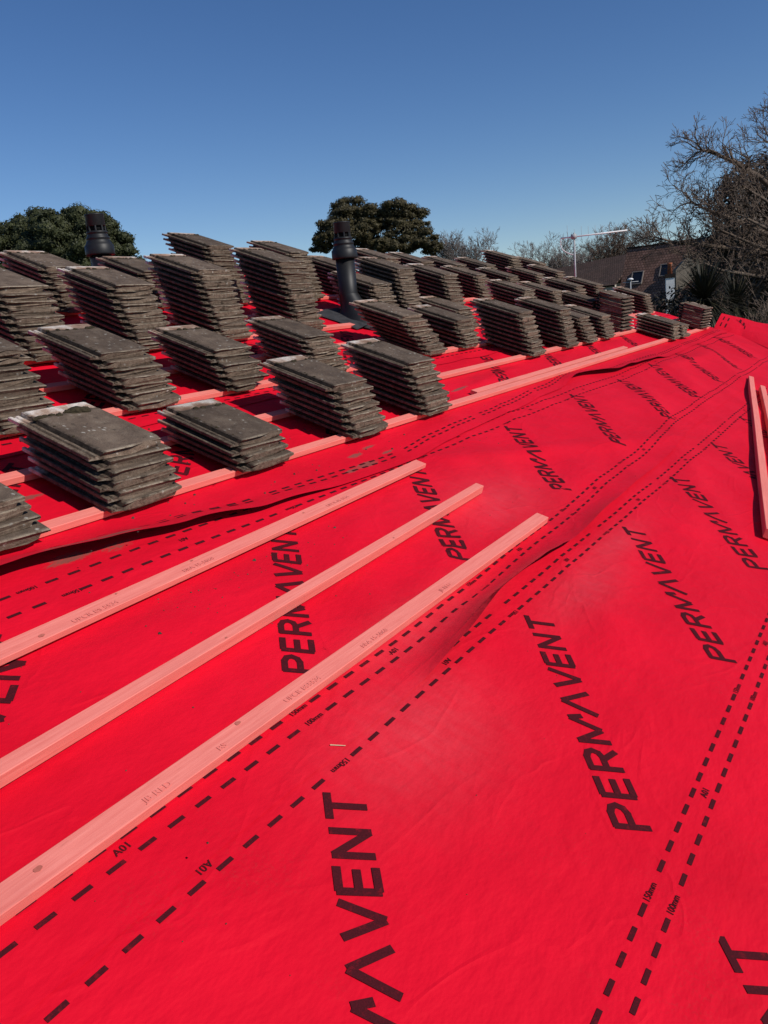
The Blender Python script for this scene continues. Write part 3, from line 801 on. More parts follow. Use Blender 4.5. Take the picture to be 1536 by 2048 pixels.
def put_tile(mesh, mat4, label, moss=None):
    global ntiles
    o = bpy.data.objects.new('roof_tile', mesh); COL.objects.link(o); o.matrix_world = mat4
    tag(o, label, 'roof tile', TGROUP, 'thing'); ntiles += 1
    if moss:
        mo = bpy.data.objects.new('moss', moss); COL.objects.link(mo); mo.parent = o; mo['kind'] = 'stuff'
    return o
def hide_tile(mesh, mat4):
    HIDPOS.extend([tuple(v.co) for v in mesh.vertices])
    HID.add([mat4 @ v.co for v in mesh.vertices], [tuple(p.vertices) for p in mesh.polygons])
Z0 = 0.0305
si = 0
for key, xb, yb_, xt, yt, zt, n, nh, where in S_:
    pit = (zt - Z0) / n
    rot0 = rnd.uniform(-0.02, 0.02)
    for i in range(n):
        s = i / max(1, n - 1)
        x = xb + (xt - xb) * s - 0.012 + rnd.gauss(0, 0.0055)
        y = yb_ + (yt - yb_) * s + rnd.gauss(0, 0.0042)
        z = Z0 + pit * i
        mt = ROOF @ Matrix.Translation((x, y, z)) @ Matrix.Rotation(rot0 + rnd.gauss(0, 0.012), 4, 'Z') @ Matrix.Diagonal((1, 1, pit / TH * 0.995, 1))
        me = TILES[rnd.randrange(9)]
        if key == '32' and i in (0,): me = TBROKEN
        if i < nh - 1: hide_tile(me, mt); continue
        ms = None
        if i == n - 1: ms = MOSS_BIG if key == '11' else MOSS[rnd.randrange(4)]
        word = 'bottom tile' if i == 0 else ORD[n - 1 - i]
        put_tile(me, mt, word + ', ' + where, ms)
# stacks set down crosswise at the far end
def cross(xc, yc, n, rot, where, lean=0.0, nh=0, pit=0.033, jit=0.01):
    for i in range(n):
        mt = ROOF @ Matrix.Translation((xc + lean * i * 0.4 + rnd.uniform(-jit, jit), yc + lean * i + rnd.uniform(-jit, jit), Z0 + pit * i)) @ Matrix.Rotation(rot + rnd.uniform(-0.05, 0.05), 4, 'Z') @ Matrix.Diagonal((1, 1, pit / TH * 0.995, 1))
        me = TILES[rnd.randrange(9)]
        if i < nh: hide_tile(me, mt); continue
        word = 'bottom tile' if i == 0 else ORD[n - 1 - i]
        put_tile(me, mt, word + ', ' + where, MOSS[rnd.randrange(4)] if i == n - 1 else None)
cross(8.76, 2.60, 10, R(-88), 'crosswise stack at the far end of the second batten', 0.010, 3)
cross(10.80, 2.21, 8, R(-91), 'crosswise stack standing last on the lowest batten', 0.006, 0, 0.031, 0.014)
cross(9.24, 1.865, 5, R(1), 'low slipped stack towards the end of the lowest batten', 0.012, 0, 0.031, 0.012)
cross(9.62, 1.865, 4, R(-3), 'lowest stack beside the slipped one at the batten end', 0.012, 0, 0.030, 0.014)
hid = HID.build('roof_tiles', M_TILE)
at = hid.data.attributes.new('tile_pos', 'FLOAT_VECTOR', 'POINT'); at.data.foreach_set('vector', [c for v in HIDPOS for c in v])
tag(hid, 'lower roof tiles in the stacks hidden behind the stacks in front', 'roof tile', TGROUP, 'stuff')

# ---------------------------------------------------------------- crumbs and a splinter on the cloth
mb = MB(); rc = random.Random(3)
spots = []
for i in range(130):
    x = rc.uniform(0.9, 4.2); y = rc.gauss(1.45, 0.35)
    if rc.random() < 0.35: x, y = rc.gauss(1.9, 0.25), rc.gauss(1.36, 0.05)
    spots.append((x, y, rc.uniform(0.0012, 0.0032)))
for i in range(14): spots.append((rc.uniform(0.7, 2.5), rc.uniform(0.1, 0.8), rc.uniform(0.001, 0.002)))
for i in range(40):
    bx = rc.choice([1.9, 2.5, 3.3, 4.0, 2.6, 3.2, 4.5]); spots.append((bx + rc.gauss(0, .25), rc.choice([1.84, 1.80, 2.1, 2.5]) + rc.gauss(0, .03), rc.uniform(0.002, 0.006)))
spots += [(1.925, 1.42, 0.007), (2.35, 1.40, 0.006), (1.40, 1.30, 0.005), (3.30, 1.74, 0.007), (2.62, 1.80, 0.006)]
for x, y, r in spots:
    k = 1 if 0.72 < y < 1.62 else (0 if y < 0.68 else 2)
    z = zsheet(k, x, y)
    a = rc.uniform(0, 6)
    vs = [(x + r * math.cos(a + t) * rc.uniform(.7, 1.6), y + r * math.sin(a + t) * rc.uniform(.7, 1.3), z + 0.0006) for t in (0, 1.57, 3.14, 4.71)] + [(x, y, z + r * rc.uniform(0.7, 1.3) + .0006)]
    mb.add(vs, [(0,1,4), (1,2,4), (2,3,4), (3,0,4), (3,2,1,0)])
cr = mb.build('crumbs', M_CRUMB, None, False, ROOF)
tag(cr, 'dark crumbs of mortar and moss scattered over the red membrane', 'debris', None, 'stuff')
px, py = 1.395, 0.707
mb = MB(); mb.tube((px - 0.012, py + 0.014, zsheet(0, px, py) + 0.007), (px + 0.012, py - 0.014, zsheet(0, px, py) + 0.008), 0.0016, 0.0009, 6)
sp = mb.build('wood_splinter', M_CARD, None, False, ROOF)
tag(sp, 'small pale wood splinter lying on the red membrane beside the dashes', 'splinter')

# ---------------------------------------------------------------- vent pipes
def vent_pipe(loc, label, tube_h, group='black vent pipes through the roof'):
    root = empty('vent_pipe', Matrix.Translation(loc)); tag(root, label, 'vent pipe', group)
    r = 0.072
    mb = MB(); mb.lathe([(0.0, -0.15), (r, -0.15), (r, tube_h), (0.0, tube_h)]); mb.build('pipe', M_PLASTIC, root, True)
    z = tube_h
    mb = MB(); mb.lathe([(r - .004, z - 0.03), (0.096, z - 0.03), (0.098, z - 0.02), (0.097, z + 0.035), (0.090, z + 0.042), (0.078, z + 0.062), (0.076, z + 0.074), (0.080, z + 0.078), (0.078, z + 0.088), (0.069, z + 0.098), (0.067, z + 0.112), (0.071, z + 0.115), (0.071, z + 0.124), (0.058, z + 0.130), (0.0, z + 0.130)])
    mb.build('collar', M_PLASTIC, root, True)
    cap = MB(); cap.lathe([(0.0, z + 0.16), (0.062, z + 0.16), (0.064, z + 0.163), (0.062, z + 0.226), (0.064, z + 0.230), (0.066, z + 0.236), (0.062, z + 0.240), (0.0, z + 0.236)])
    co = cap.build('cap', M_PLASTIC, root, True)
    mb = MB(); mb.lathe([(0.0, z + 0.128), (0.050, z + 0.128), (0.050, z + 0.161), (0.0, z + 0.161)], 20); mb.build('slot_core', M_SLOT, co, True)
    for i in range(8):
        t = i * math.pi / 4; mb = MB()
        mb.tube((0.058 * math.cos(t), 0.058 * math.sin(t), z + 0.126), (0.058 * math.cos(t), 0.058 * math.sin(t), z + 0.163), 0.007, 0.007, 6)
        mb.build('strut', M_PLASTIC, co)
    # weathering boot: a skewed cone down to the slope
    n = 28; rings = 6; mb = MB(); tp = math.tan(PITCH)
    for j in range(rings + 1):
        s = j / rings; rr = 0.076 + 0.075 * s ** 2.0; cz = 0.20 * (1 - s) - 0.0
        for i in range(n):
            t = 2 * math.pi * i / n; x, y = rr * math.cos(t), rr * math.sin(t) * (1 + 0.35 * s) - 0.10 * s
            zz = cz + s * (y * tp + 0.012)
            mb.v.append((x, y, zz))
    for j in range(rings):
        for i in range(n): mb.f.append((j*n+i, (j+1)*n+i, (j+1)*n+(i+1) % n, j*n+(i+1) % n))
    mb.build('boot', M_PLASTIC, root, True)
    # lead slate dressed on the roof, edges curling
    mb = MB(); N = 18
    for i in range(N + 1):
        for j in range(N + 1):
            u, v = i / N - 0.5, j / N - 0.5
            x = u * 0.44 - 0.02; y = v * 0.40 - 0.02
            curl = 0.035 - 0.10 * max(0.0, abs(u) - 0.20) - 0.05 * max(0.0, -v - 0.30)
            zz = 0.010 + curl + 0.006 * nz(x * 9, y * 9, 3)
            c_, s_ = math.cos(PITCH), math.sin(PITCH)
            mb.v.append((x, y * c_ - zz * s_, y * s_ + zz * c_))
    for i in range(N):
        for j in range(N): mb.f.append((i*(N+1)+j, (i+1)*(N+1)+j, (i+1)*(N+1)+j+1, i*(N+1)+j+1))
    mb.build('flashing', M_LEAD, root, True)
    return root
vent_pipe(rp(5.50, 3.50, 0.004), 'tall black plastic vent pipe with grey flashing among the stacks', 0.49)
vent_pipe(rp(4.05, 4.60, 0.004), 'black vent cowl showing behind the skyline stack before the evergreen', 0.25)

# ---------------------------------------------------------------- television aerial on the gable
ax, ay = 11.66, 3.62
root = empty('television_aerial', Matrix.Translation((ax, ay, 4.2))); tag(root, 'silver television aerial on a pole with long horizontal boom', 'aerial')
def apart(name, mb, mat): return mb.build(name, mat, root, True, Matrix.Identity(4))
mb = MB(); mb.tube((ax, ay, 4.2), (ax + 0.02, ay + 0.0, 5.27), 0.013, 0.013, 10); apart('pole', mb, M_ALU)
mb = MB(); b0 = Vector((ax - 0.06, ay + 0.16, 5.215)); b1 = Vector((ax + 0.42, ay - 0.62, 5.235)); mb.tube(b0, b1, 0.010, 0.010, 8); apart('boom', mb, M_CABLE)  # boom whiter than the pole: its sunlit brightness is put into the colour
for i in range(9):
    p = b0.lerp(b1, 0.10 + 0.105 * i); hh = [0.16, 0.10, 0.13, 0.12, 0.12, 0.11, 0.11, 0.10, 0.10][i]
    mb = MB(); mb.tube(p + Vector((0, 0, -hh * .4)), p + Vector((0, 0, hh)), 0.0022, 0.0022, 5); apart('element', mb, M_ALU)
mb = MB(); mb.box(ax - 0.03, ax + 0.04, ay - 0.03, ay + 0.03, 5.19, 5.25); apart('bracket', mb, M_ALU)
mb = MB(); pr = b0
for t in range(1, 9):
    s = t / 8; p = b0.lerp(Vector((ax - 0.012, ay + 0.012, 4.98)), s) + Vector((-0.03, 0.06, -0.03)) * math.sin(math.pi * s); mb.tube(pr, p, 0.006, 0.006, 6, False); pr = p
apart('cable', mb, M_CABLE)

# ---------------------------------------------------------------- plants
ICO = bmesh.new(); bmesh.ops.create_icosphere(ICO, subdivisions=2, radius=1); ICO_V = [v.co.copy() for v in ICO.verts]; ICO_F = [tuple(v.index for v in f.verts) for f in ICO.faces]; ICO.free()
def leaf_cloud(clumps, per, size, seed, shell=0.45, flat=0.0, aspect=0.6, core=0.0):
    rd = random.Random(seed); mb = MB()
    if core:
        for c, rad in clumps:
            if rad[0] > 0.85: continue
            o_ = rd.random() * 90
            mb.add([(c[0] + v.x * rad[0] * f, c[1] + v.y * rad[1] * f, c[2] + v.z * rad[2] * f) for v, f in ((v, core * (1 + 0.35 * nz(v.x * 2.6 + o_, v.y * 2.6, v.z * 2.6))) for v in ICO_V)], ICO_F)
    for c, rad in clumps:
        n = int(per * (rad[0] * rad[1] + rad[1] * rad[2] + rad[0] * rad[2]) / 3)
        for _ in range(n):
            d = Vector((rd.gauss(0, 1), rd.gauss(0, 1), rd.gauss(0, 1))).normalized()
            q = rd.uniform(shell, 1.0) * (1 + 0.22 * nz(d.x * 2.3 + c[0], d.y * 2.3 + c[1], d.z * 2.3 + c[2]))
            p = Vector((c[0] + d.x * rad[0] * q, c[1] + d.y * rad[1] * q, c[2] + d.z * rad[2] * q))
            nn = (d + Vector((rd.gauss(0, .38), rd.gauss(0, .38), rd.gauss(0, .38) + flat))).normalized()
            u = nn.orthogonal().normalized(); u.rotate(Matrix.Rotation(rd.uniform(0, 6.28), 3, nn)); v = nn.cross(u)
            s = size * rd.uniform(0.6, 1.3)
            u = u * s; v = v * s * aspect
            mb.add([p - u, p - v * 0.8 + u * 0.1, p + u, p + v * 0.8 + u * 0.1], [(0, 1, 2, 3)])
    return mb
def tufted(clumps, seed, k=16, frac=0.36, squash=0.75):
    """Break each lobe into small clumps sitting on its outer surface."""
    rd = random.Random(seed); out = []
    for c, rad in clumps:
        for _ in range(k):
            d = Vector((rd.gauss(0, 1), rd.gauss(0, 1), rd.gauss(0.25, 1))).normalized()
            f = rd.uniform(0.62, 0.98); r = frac * (rad[0] + rad[2]) / 2 * rd.uniform(0.65, 1.25)
            out.append((Vector((c[0] + d.x * rad[0] * f, c[1] + d.y * rad[1] * f, c[2] + d.z * rad[2] * f)), (r * 1.15, r * 1.15, r * squash)))
    return out + [(c, (r[0] * .86, r[1] * .86, r[2] * .86)) for c, r in clumps]
def grow(mb_b, p, d, L, r, depth, rd, spread=0.6, lift=0.15, ratio=0.72, twig=None, gnarl=0.25, kids=(2, 3), thin=0.0035):
    """Recursive limb: a bent chain of tapering pieces, then forks."""
    tgt = mb_b if (depth > 1 or twig is None) else twig
    n = 3 if depth > 2 else 2
    q = Vector(p); dd = Vector(d)
    for i in range(n):
        dd = (dd + Vector((rd.gauss(0, gnarl), rd.gauss(0, gnarl), rd.gauss(0, gnarl) + lift * 0.3)) * 0.5).normalized()
        e = q + dd * (L / n); r2 = max(thin, r * (1 - 0.32 * (i + 1) / n))
        tgt.tube(q, e, max(thin, r * (1 - 0.32 * i / n)), r2, 7 if depth > 3 else (5 if depth > 2 else 3), False)
        q = e
        if depth > 0 and i < n - 1 and rd.random() < 0.8:
            s = Vector((rd.gauss(0, 1), rd.gauss(0, 1), rd.gauss(0, 1)))
            grow(mb_b, q, (dd * 0.75 + (s - dd * s.dot(dd)).normalized() * spread * 1.15 + Vector((0, 0, lift))).normalized(), L * ratio * rd.uniform(.6, .95), max(thin, r2 * 0.55), depth - 1, rd, spread, lift, ratio, twig, gnarl, kids, thin)
    if depth > 0:
        for _ in range(rd.randint(*kids)):
            s = Vector((rd.gauss(0, 1), rd.gauss(0, 1), rd.gauss(0, 1)))
            nd = (dd + (s - dd * s.dot(dd)).normalized() * spread * rd.uniform(.6, 1.2) + Vector((0, 0, lift))).normalized()
            grow(mb_b, q, nd, L * ratio * rd.uniform(.75, 1.1), max(thin, r2 * 0.72), depth - 1, rd, spread, lift, ratio, twig, gnarl, kids, thin)
def bare_tree(loc, hgt, r, seed, label, depth=6, mat_t=M_TWIG, trunk_frac=0.25, spread=0.6, lift=0.15, lean=(0, 0), thin=0.006, ratio=0.74, group='bare winter trees', kids=(2, 3), gnarl=0.25):
    rd = random.Random(seed); root = empty('bare_tree', Matrix.Translation(loc)); tag(root, label, 'tree', group)
    tr = MB(); tw = MB()
    th = hgt * trunk_frac
    top = Vector((lean[0] * th, lean[1] * th, th)); mid = top * 0.5 + Vector((0.04 * hgt * rd.uniform(-1, 1) * .3, 0, 0))
    tr.tube((0, 0, -0.1), mid, r * 1.25, r * 1.05, 9, False); tr.tube(mid, top, r * 1.05, r * 0.92, 9, False)
    tot = sum(ratio ** i for i in range(depth + 1))
    L = (hgt - th) / tot * 1.12
    for i in range(4):
        a = i * 1.57 + rd.uniform(0, 1)
        dr = Vector((math.cos(a) * spread + lean[0], math.sin(a) * spread + lean[1], 1.0)).normalized()
        grow(tr, top, dr, L * rd.uniform(.8, 1.15), r * 0.62, depth, rd, spread, lift, ratio, tw, gnarl, kids, thin)
    tr.build('trunk', M_BARK, root, True)
    tw.build('crown', mat_t, root, True)
    return root

# round evergreen far behind the left of the ridge
def evergreen(name, loc, clumps, per, size, seed, label, mat, trunk, cat='tree', flat=0.0, shell=0.55, core=0.0):
    root = empty(name, Matrix.Translation(loc)); tag(root, label, cat)
    cl = [((c[0] - loc[0], c[1] - loc[1], c[2] - loc[2]), r) for c, r in clumps]
    leaf_cloud(cl, per, size, seed, shell, flat, core=core).build('crown', mat, root)
    mb = MB()
    for a, b_, ra, rb in trunk: mb.tube(Vector(a) - Vector(loc), Vector(b_) - Vector(loc), ra, rb, 8, False)
    mb.build('trunk', M_BARK, root, True)
    return root
def pix(px, py, d):
    """World point seen at photograph pixel (px, py), d metres ahead."""
    return camo.matrix_world @ Vector(((px - 768) / 1657 * d, -(py - 1024) / 1657 * d, -d))
rd = random.Random(2)
cl = []
for (px, py, r) in [(20, 480, 1.5), (70, 468, 1.6), (120, 462, 1.7), (165, 462, 1.7), (205, 470, 1.5), (232, 490, 1.25), (40, 510, 1.6), (110, 510, 1.8), (180, 510, 1.8), (236, 515, 1.2), (-30, 500, 1.6), (150, 445, 1.1), (90, 448, 1.0), (195, 450, 1.0), (45, 458, 1.0), (240, 478, 0.8)]:
    cl.append((pix(px, py + 9, 45 + rd.uniform(-1, 1)), (r, r, r * .9)))
c0 = pix(120, 500, 45)
evergreen('evergreen_tree', (c0.x, c0.y, 0), tufted(cl, 41, 26, 0.33), 900, 0.075, 4, 'broad rounded dark green evergreen behind the roof, cut by the frame', M_OAK,
          [((c0.x, c0.y, 0), (c0.x, c0.y, c0.z), 0.4, 0.3)], shell=0.7, core=0.66)
# pine with two domed heads
cl = []
for (px, py, rx, rz) in [(705, 412, 1.5, 0.75), (690, 436, 1.5, 0.7), (735, 430, 1.2, 0.7), (665, 458, 1.3, 0.6), (655, 480, 1.1, 0.5), (700, 468, 1.5, 0.6), (735, 458, 1.2, 0.6), (645, 497, 0.8, 0.35),
                         (790, 418, 1.5, 0.7), (815, 436, 1.4, 0.7), (772, 440, 1.1, 0.6), (835, 458, 1.3, 0.6), (800, 462, 1.4, 0.6), (850, 482, 1.2, 0.55), (815, 488, 1.5, 0.55), (770, 490, 1.4, 0.5), (865, 498, 0.8, 0.45), (720, 494, 1.3, 0.5), (740, 480, 0.9, 0.4)]:
    c = pix(px, py, 60 + rd.uniform(-1.2, 1.2)); cl.append((c, (rx * 0.98, rx * 0.98, rz * 1.12)))
c0 = pix(755, 500, 60)
lim = [((c0.x, c0.y, 0), (c0.x, c0.y, c0.z - 1.0), 0.45, 0.35)]
for (px, py) in [(700, 440), (725, 470), (660, 478), (790, 440), (825, 470), (850, 490), (760, 480)]:
    lim.append(((c0.x, c0.y, c0.z - 1.0), tuple(pix(px, py, 60)), 0.22, 0.06))
evergreen('pine_tree', (c0.x, c0.y, 0), tufted(cl, 51, 20, 0.40, 0.62), 900, 0.085, 5, 'dark olive pine with two domed heads behind the vent pipe', M_PINE, lim, flat=0.3, shell=0.7, core=0.62)

def ground_at(px, d): p = pix(px, 520, d); return (p.x, p.y, 0)
def top_h(px, py, d): return pix(px, py, d).z
bare_tree(ground_at(932, 85), top_h(932, 448, 85), 0.26, 25, 'pale bare tree with fan of fine twigs beside the pine', 6, M_TWIG_PALE, 0.50, 0.62, 0.12, thin=0.012, kids=(2, 3), gnarl=0.11, ratio=0.78)
bare_tree(ground_at(1120, 80), top_h(1118, 462, 80), 0.22, 22, 'small bare tree beside the aerial pole, farther from the big one', 6, M_TWIG_PALE, 0.28, 0.75, 0.2, thin=0.012)
bare_tree(ground_at(1182, 84), top_h(1182, 452, 84), 0.24, 23, 'bare tree showing under the aerial boom', 6, M_TWIG, 0.3, 0.75, 0.2, thin=0.013)
bare_tree(ground_at(1266, 82), top_h(1266, 424, 82), 0.28, 24, 'bare round-headed tree above the neighbouring roof ridge', 6, M_TWIG, 0.34, 0.8, 0.15, thin=0.013)
# big bare tree at the right edge: limbs reach into the frame
rt = empty('bare_tree', Matrix.Translation((19.3, 0.3, 0))); tag(rt, 'big gnarled bare tree at the right edge over the shrubs', 'tree', 'bare winter trees')
tr = MB(); tw = MB(); rd = random.Random(77)
org = Vector((19.3, 0.3, 0)); fork = Vector((19.2, 0.5, 3.6)) - org
tr.tube((0, 0, -0.1), fork * 0.5 + Vector((0.1, 0, 0)), 0.42, 0.36, 10, False); tr.tube(fork * 0.5 + Vector((0.1, 0, 0)), fork, 0.36, 0.30, 10, False)
def limb(pts, r0, r1, depth, dist, L, seed):
    r0 *= 0.6; r1 *= 0.6
    r_ = random.Random(seed); w_ = [pix(px, py, d) - org for px, py, d in pts]
    n = len(w_)
    for i in range(n - 1):
        ra = r0 + (r1 - r0) * i / (n - 1); rb = r0 + (r1 - r0) * (i + 1) / (n - 1)
        tr.tube(w_[i], w_[i + 1], ra, rb, 7, False)
        seg = w_[i + 1] - w_[i]
        for t in range(5):
            p = w_[i].lerp(w_[i + 1], r_.uniform(0.2, 1.0))
            s = Vector((r_.gauss(0, 1), r_.gauss(0, 1), r_.gauss(0.35, 1))).normalized()
            grow(tr, p, (seg.normalized() * 0.5 + s * 0.9).normalized(), L * r_.uniform(.6, 1.1), rb * 0.6, depth - 1, r_, 0.75, 0.12, 0.72, tw, 0.4, (2, 3), 0.0045)
    seg = (w_[-1] - w_[-2]).normalized()
    for t in range(4):
        s = Vector((r_.gauss(0, 1), r_.gauss(0, 1), r_.gauss(0.2, 1))).normalized()
        grow(tr, w_[-1], (seg + s * 0.7).normalized(), L * r_.uniform(.7, 1.1), r1 * 0.8, depth - 1, r_, 0.75, 0.12, 0.72, tw, 0.4, (2, 3), 0.0045)
limb([(1700, 560, 18.5), (1600, 430, 18), (1520, 355, 17.5), (1470, 325, 17), (1432, 308, 17), (1405, 300, 17)], 0.14, 0.035, 4, 0, 0.40, 1)
limb([(1700, 560, 18.5), (1640, 400, 18), (1580, 320, 17.6), (1540, 285, 17.2)], 0.13, 0.03, 4, 0, 0.42, 2)
limb([(1700, 560, 18.5), (1560, 510, 18), (1450, 495, 17.5), (1390, 488, 17), (1350, 486, 16.8), (1325, 478, 16.8)], 0.12, 0.03, 4, 0, 0.36, 3)
limb([(1700, 560, 18.5), (1560, 480, 18), (1470, 440, 17.6), (1415, 420, 17.2), (1385, 405, 17)], 0.12, 0.03, 4, 0, 0.42, 4)
limb([(1700, 560, 18.5), (1600, 530, 17.5), (1510, 490, 17), (1440, 460, 16.8)], 0.10, 0.03, 4, 0, 0.42, 5)
limb([(1700, 560, 18.5), (1590, 565, 17.5), (1500, 550, 17), (1440, 540, 16.5), (1405, 525, 16.5)], 0.10, 0.03, 4, 0, 0.36, 6)
limb([(1700, 560, 18.5), (1620, 380, 18), (1585, 290, 17.8), (1560, 250, 17.8)], 0.10, 0.03, 4, 0, 0.42, 7)
limb([(1700, 560, 18.5), (1600, 470, 17.4), (1530, 400, 16.8), (1490, 375, 16.6)], 0.10, 0.03, 4, 0, 0.42, 8)
limb([(1700, 560, 18.5), (1600, 500, 17.0), (1530, 455, 16.4), (1480, 430, 16.2)], 0.10, 0.03, 4, 0, 0.40, 9)
tr.tube(fork, pix(1700, 560, 18.5) - org, 0.28, 0.2, 8, False)
tr.build('trunk', M_BARK, rt, True, ); tw.build('crown', M_TWIG, rt, True)
# ivy-dark evergreen behind it
cl = []; rd = random.Random(8)
for (px, py, r) in [(1500, 372, .75), (1540, 360, .8), (1465, 400, .6), (1525, 420, .95), (1480, 450, .8), (1450, 480, .65), (1540, 480, 1.0), (1500, 510, .9), (1440, 520, .6), (1415, 545, .45), (1570, 400, 1.0), (1570, 530, 1.0), (1460, 372, .35), (1420, 500, .4)]:
    cl.append((pix(px, py, 23 + rd.uniform(-.6, .6)), (r * 1.15, r * 1.15, r * 1.15)))
c0 = pix(1530, 520, 23)
evergreen('ivy_clad_tree', (c0.x, c0.y, 0), cl, 1900, 0.06, 9, 'dark ivy-clad tree behind the big bare branches', M_IVY, [((c0.x, c0.y, 0), (c0.x, c0.y, c0.z + .6), 0.3, 0.2)], shell=0.45)
# dark shrubs beyond the gable
def hedge(px, py, d, r, seed, label, mat=M_HEDGE):
    c = pix(px, py, d); cl = []; r_ = random.Random(seed)
    for i in range(9):
        cl.append((c + Vector((r_.uniform(-1, 1) * r, r_.uniform(-1, 1) * r, r_.uniform(-1.2, .35) * r)), (r * r_.uniform(.5, .8),) * 3))
    zz = c.z
    while zz > 0.6:
        zz -= r * 0.9; cl.append((Vector((c.x, c.y, max(zz, 0.4))), (r * 1.1, r * 1.1, r * .8)))
    root = evergreen('shrub', (c.x, c.y, 0), cl, 900, 0.06, seed, label, mat, [((c.x, c.y, 0), (c.x, c.y, c.z), 0.07, 0.03)], 'shrub', shell=0.4)
    root['group'] = 'dark shrubs beyond the gable'
hedge(1440, 592, 18.5, 0.75, 31, 'dark shrub above the upturned membrane corner')
hedge(1345, 618, 19.5, 0.55, 32, 'low dark shrub behind the last crosswise stack')
hedge(1392, 600, 19.0, 0.65, 35, 'dark shrub between the palm and the crosswise stack')
hedge(1515, 580, 18.0, 0.95, 33, 'dark shrub at the right edge below the ivy-clad tree')
hedge(1580, 600, 17.0, 1.0, 34, 'dark shrub mostly outside the right edge')
def palm(px, py, d, n, L, seed, label):
    c = pix(px, py, d); root = empty('cordyline_palm', Matrix.Translation((c.x, c.y, 0))); tag(root, label, 'palm', 'spiky palms beyond the gable')
    r_ = random.Random(seed); mb = MB(); mb.tube((0, 0, -.05), (0, 0, c.z), 0.10, 0.08, 9, False); mb.build('trunk', M_BARK, root, True)
    lv = MB()
    for i in range(n):
        a = r_.uniform(0, 6.283); e = r_.uniform(-0.9, 1.35); l = L * r_.uniform(.7, 1.1); wd = 0.012 * r_.uniform(.8, 1.4)
        d0 = Vector((math.cos(a) * math.cos(e), math.sin(a) * math.cos(e), math.sin(e))); sd = d0.cross(Vector((0, 0, 1))).normalized() * wd
        p = Vector((0, 0, c.z)); vs = []; q = p + d0 * 0.05
        for s in range(5):
            ww = sd * (1 - (s / 4) ** 2 * 0.95); vs += [q - ww, q + ww]
            d0 = (d0 + Vector((0, 0, -0.11))).normalized(); q = q + d0 * (l / 4)
        lv.add(vs, [(2*k_, 2*k_+1, 2*k_+3, 2*k_+2) for k_ in range(4)])
    lv.build('crown', M_SPIKE, root)
palm(1408, 600, 15.0, 620, 0.80, 41, 'dark spiky cordyline palm just beyond the far end of the roof')
palm(1470, 612, 15.8, 420, 0.72, 42, 'second spiky cordyline palm, over the upturned membrane')
# tangled bare shrub in front of the dark mass
c = pix(1530, 640, 15.2); rt2 = empty('bare_shrub', Matrix.Translation((c.x, c.y, 0))); tag(rt2, 'tangled bare shrub of pale stems at the right edge above the membrane', 'shrub', 'dark shrubs beyond the gable')
rd = random.Random(51); tr2 = MB(); tw2 = MB()
for i in range(7):
    a = i * 0.9
    grow(tr2, (0.1 * math.cos(a), 0.1 * math.sin(a), 2.6), Vector((math.cos(a) * .7, math.sin(a) * .7, 1)).normalized(), 0.75, 0.022, 4, rd, 0.8, 0.1, 0.75, tw2, 0.35, (2, 3), 0.005)
tr2.tube((0, 0, -.05), (0, 0, 2.62), 0.10, 0.07, 8, False)
tr2.build('trunk', M_BARK, rt2, True); tw2.build('crown', M_TWIG, rt2, True)

# ---------------------------------------------------------------- neighbouring houses
def frame_house(name, A, u, label, cat='house'):
    u = Vector(u).normalized(); v = Vector((u.y, -u.x, 0))
    mt = Matrix(((u.x, v.x, 0, A[0]), (u.y, v.y, 0, A[1]), (0, 0, 1, 0), (0, 0, 0, 1)))
    root = empty(name, mt); tag(root, label, cat, 'neighbouring houses'); return root, mt
def hp(mb, name, mat, root, smooth=False): return mb.build(name, mat, root, smooth)
# main house: u runs along the ridge away to the right, v faces the camera
A = pix(1255, 498, 60)
hr, hm = frame_house('house', (A.x, A.y), (-0.12, -0.99, 0), 'house with steep brown tiled roof and two roof windows beyond the gable')
zr2 = A.z; ze2 = 2.3; vf = 2.9; LN = 20.0
roof_panel('roof', [(0, vf, ze2), (0 + LN, vf, ze2), (LN, 0, zr2), (0, 0, zr2)][::1] if False else [(LN, vf, ze2), (0, vf, ze2), (0, 0, zr2), (LN, 0, zr2)], M_FARROOF, hr)
roof_panel('roof', [(0, -6.0, ze2), (LN, -6.0, ze2), (LN, -0.01, zr2), (0, -0.01, zr2)], M_FARROOF, hr)
for (x0_, x1_, y0_, y1_) in ((0.15, LN - .15, vf - .45, vf - .25), (0.15, LN - .15, -5.7, -5.4)):
    b = MB(); b.box(x0_, x1_, y0_, y1_, 0, ze2 + .1); hp(b, 'wall', M_WALL, hr)
for xx in (0.152, LN - .352):
    b = MB(); P_ = [(vf - .452, 0), (-5.398, 0), (-5.398, ze2 + .25), (0, zr2 - .2), (vf - .452, ze2 + .3)]
    b.add([(xx, y, z) for y, z in P_] + [(xx + .2, y, z) for y, z in P_], [(0,1,2,3,4), (9,8,7,6,5)] + [(i, (i+1) % 5, (i+1) % 5 + 5, i + 5) for i in range(5)]); hp(b, 'wall', M_FARROOF2, hr)
sl = Vector((0, vf, ze2 - zr2)); slope_len = sl.length; dn = sl.normalized(); nrm = Vector((1, 0, 0)).cross(dn).normalized(); 
if nrm.y < 0: nrm = -nrm
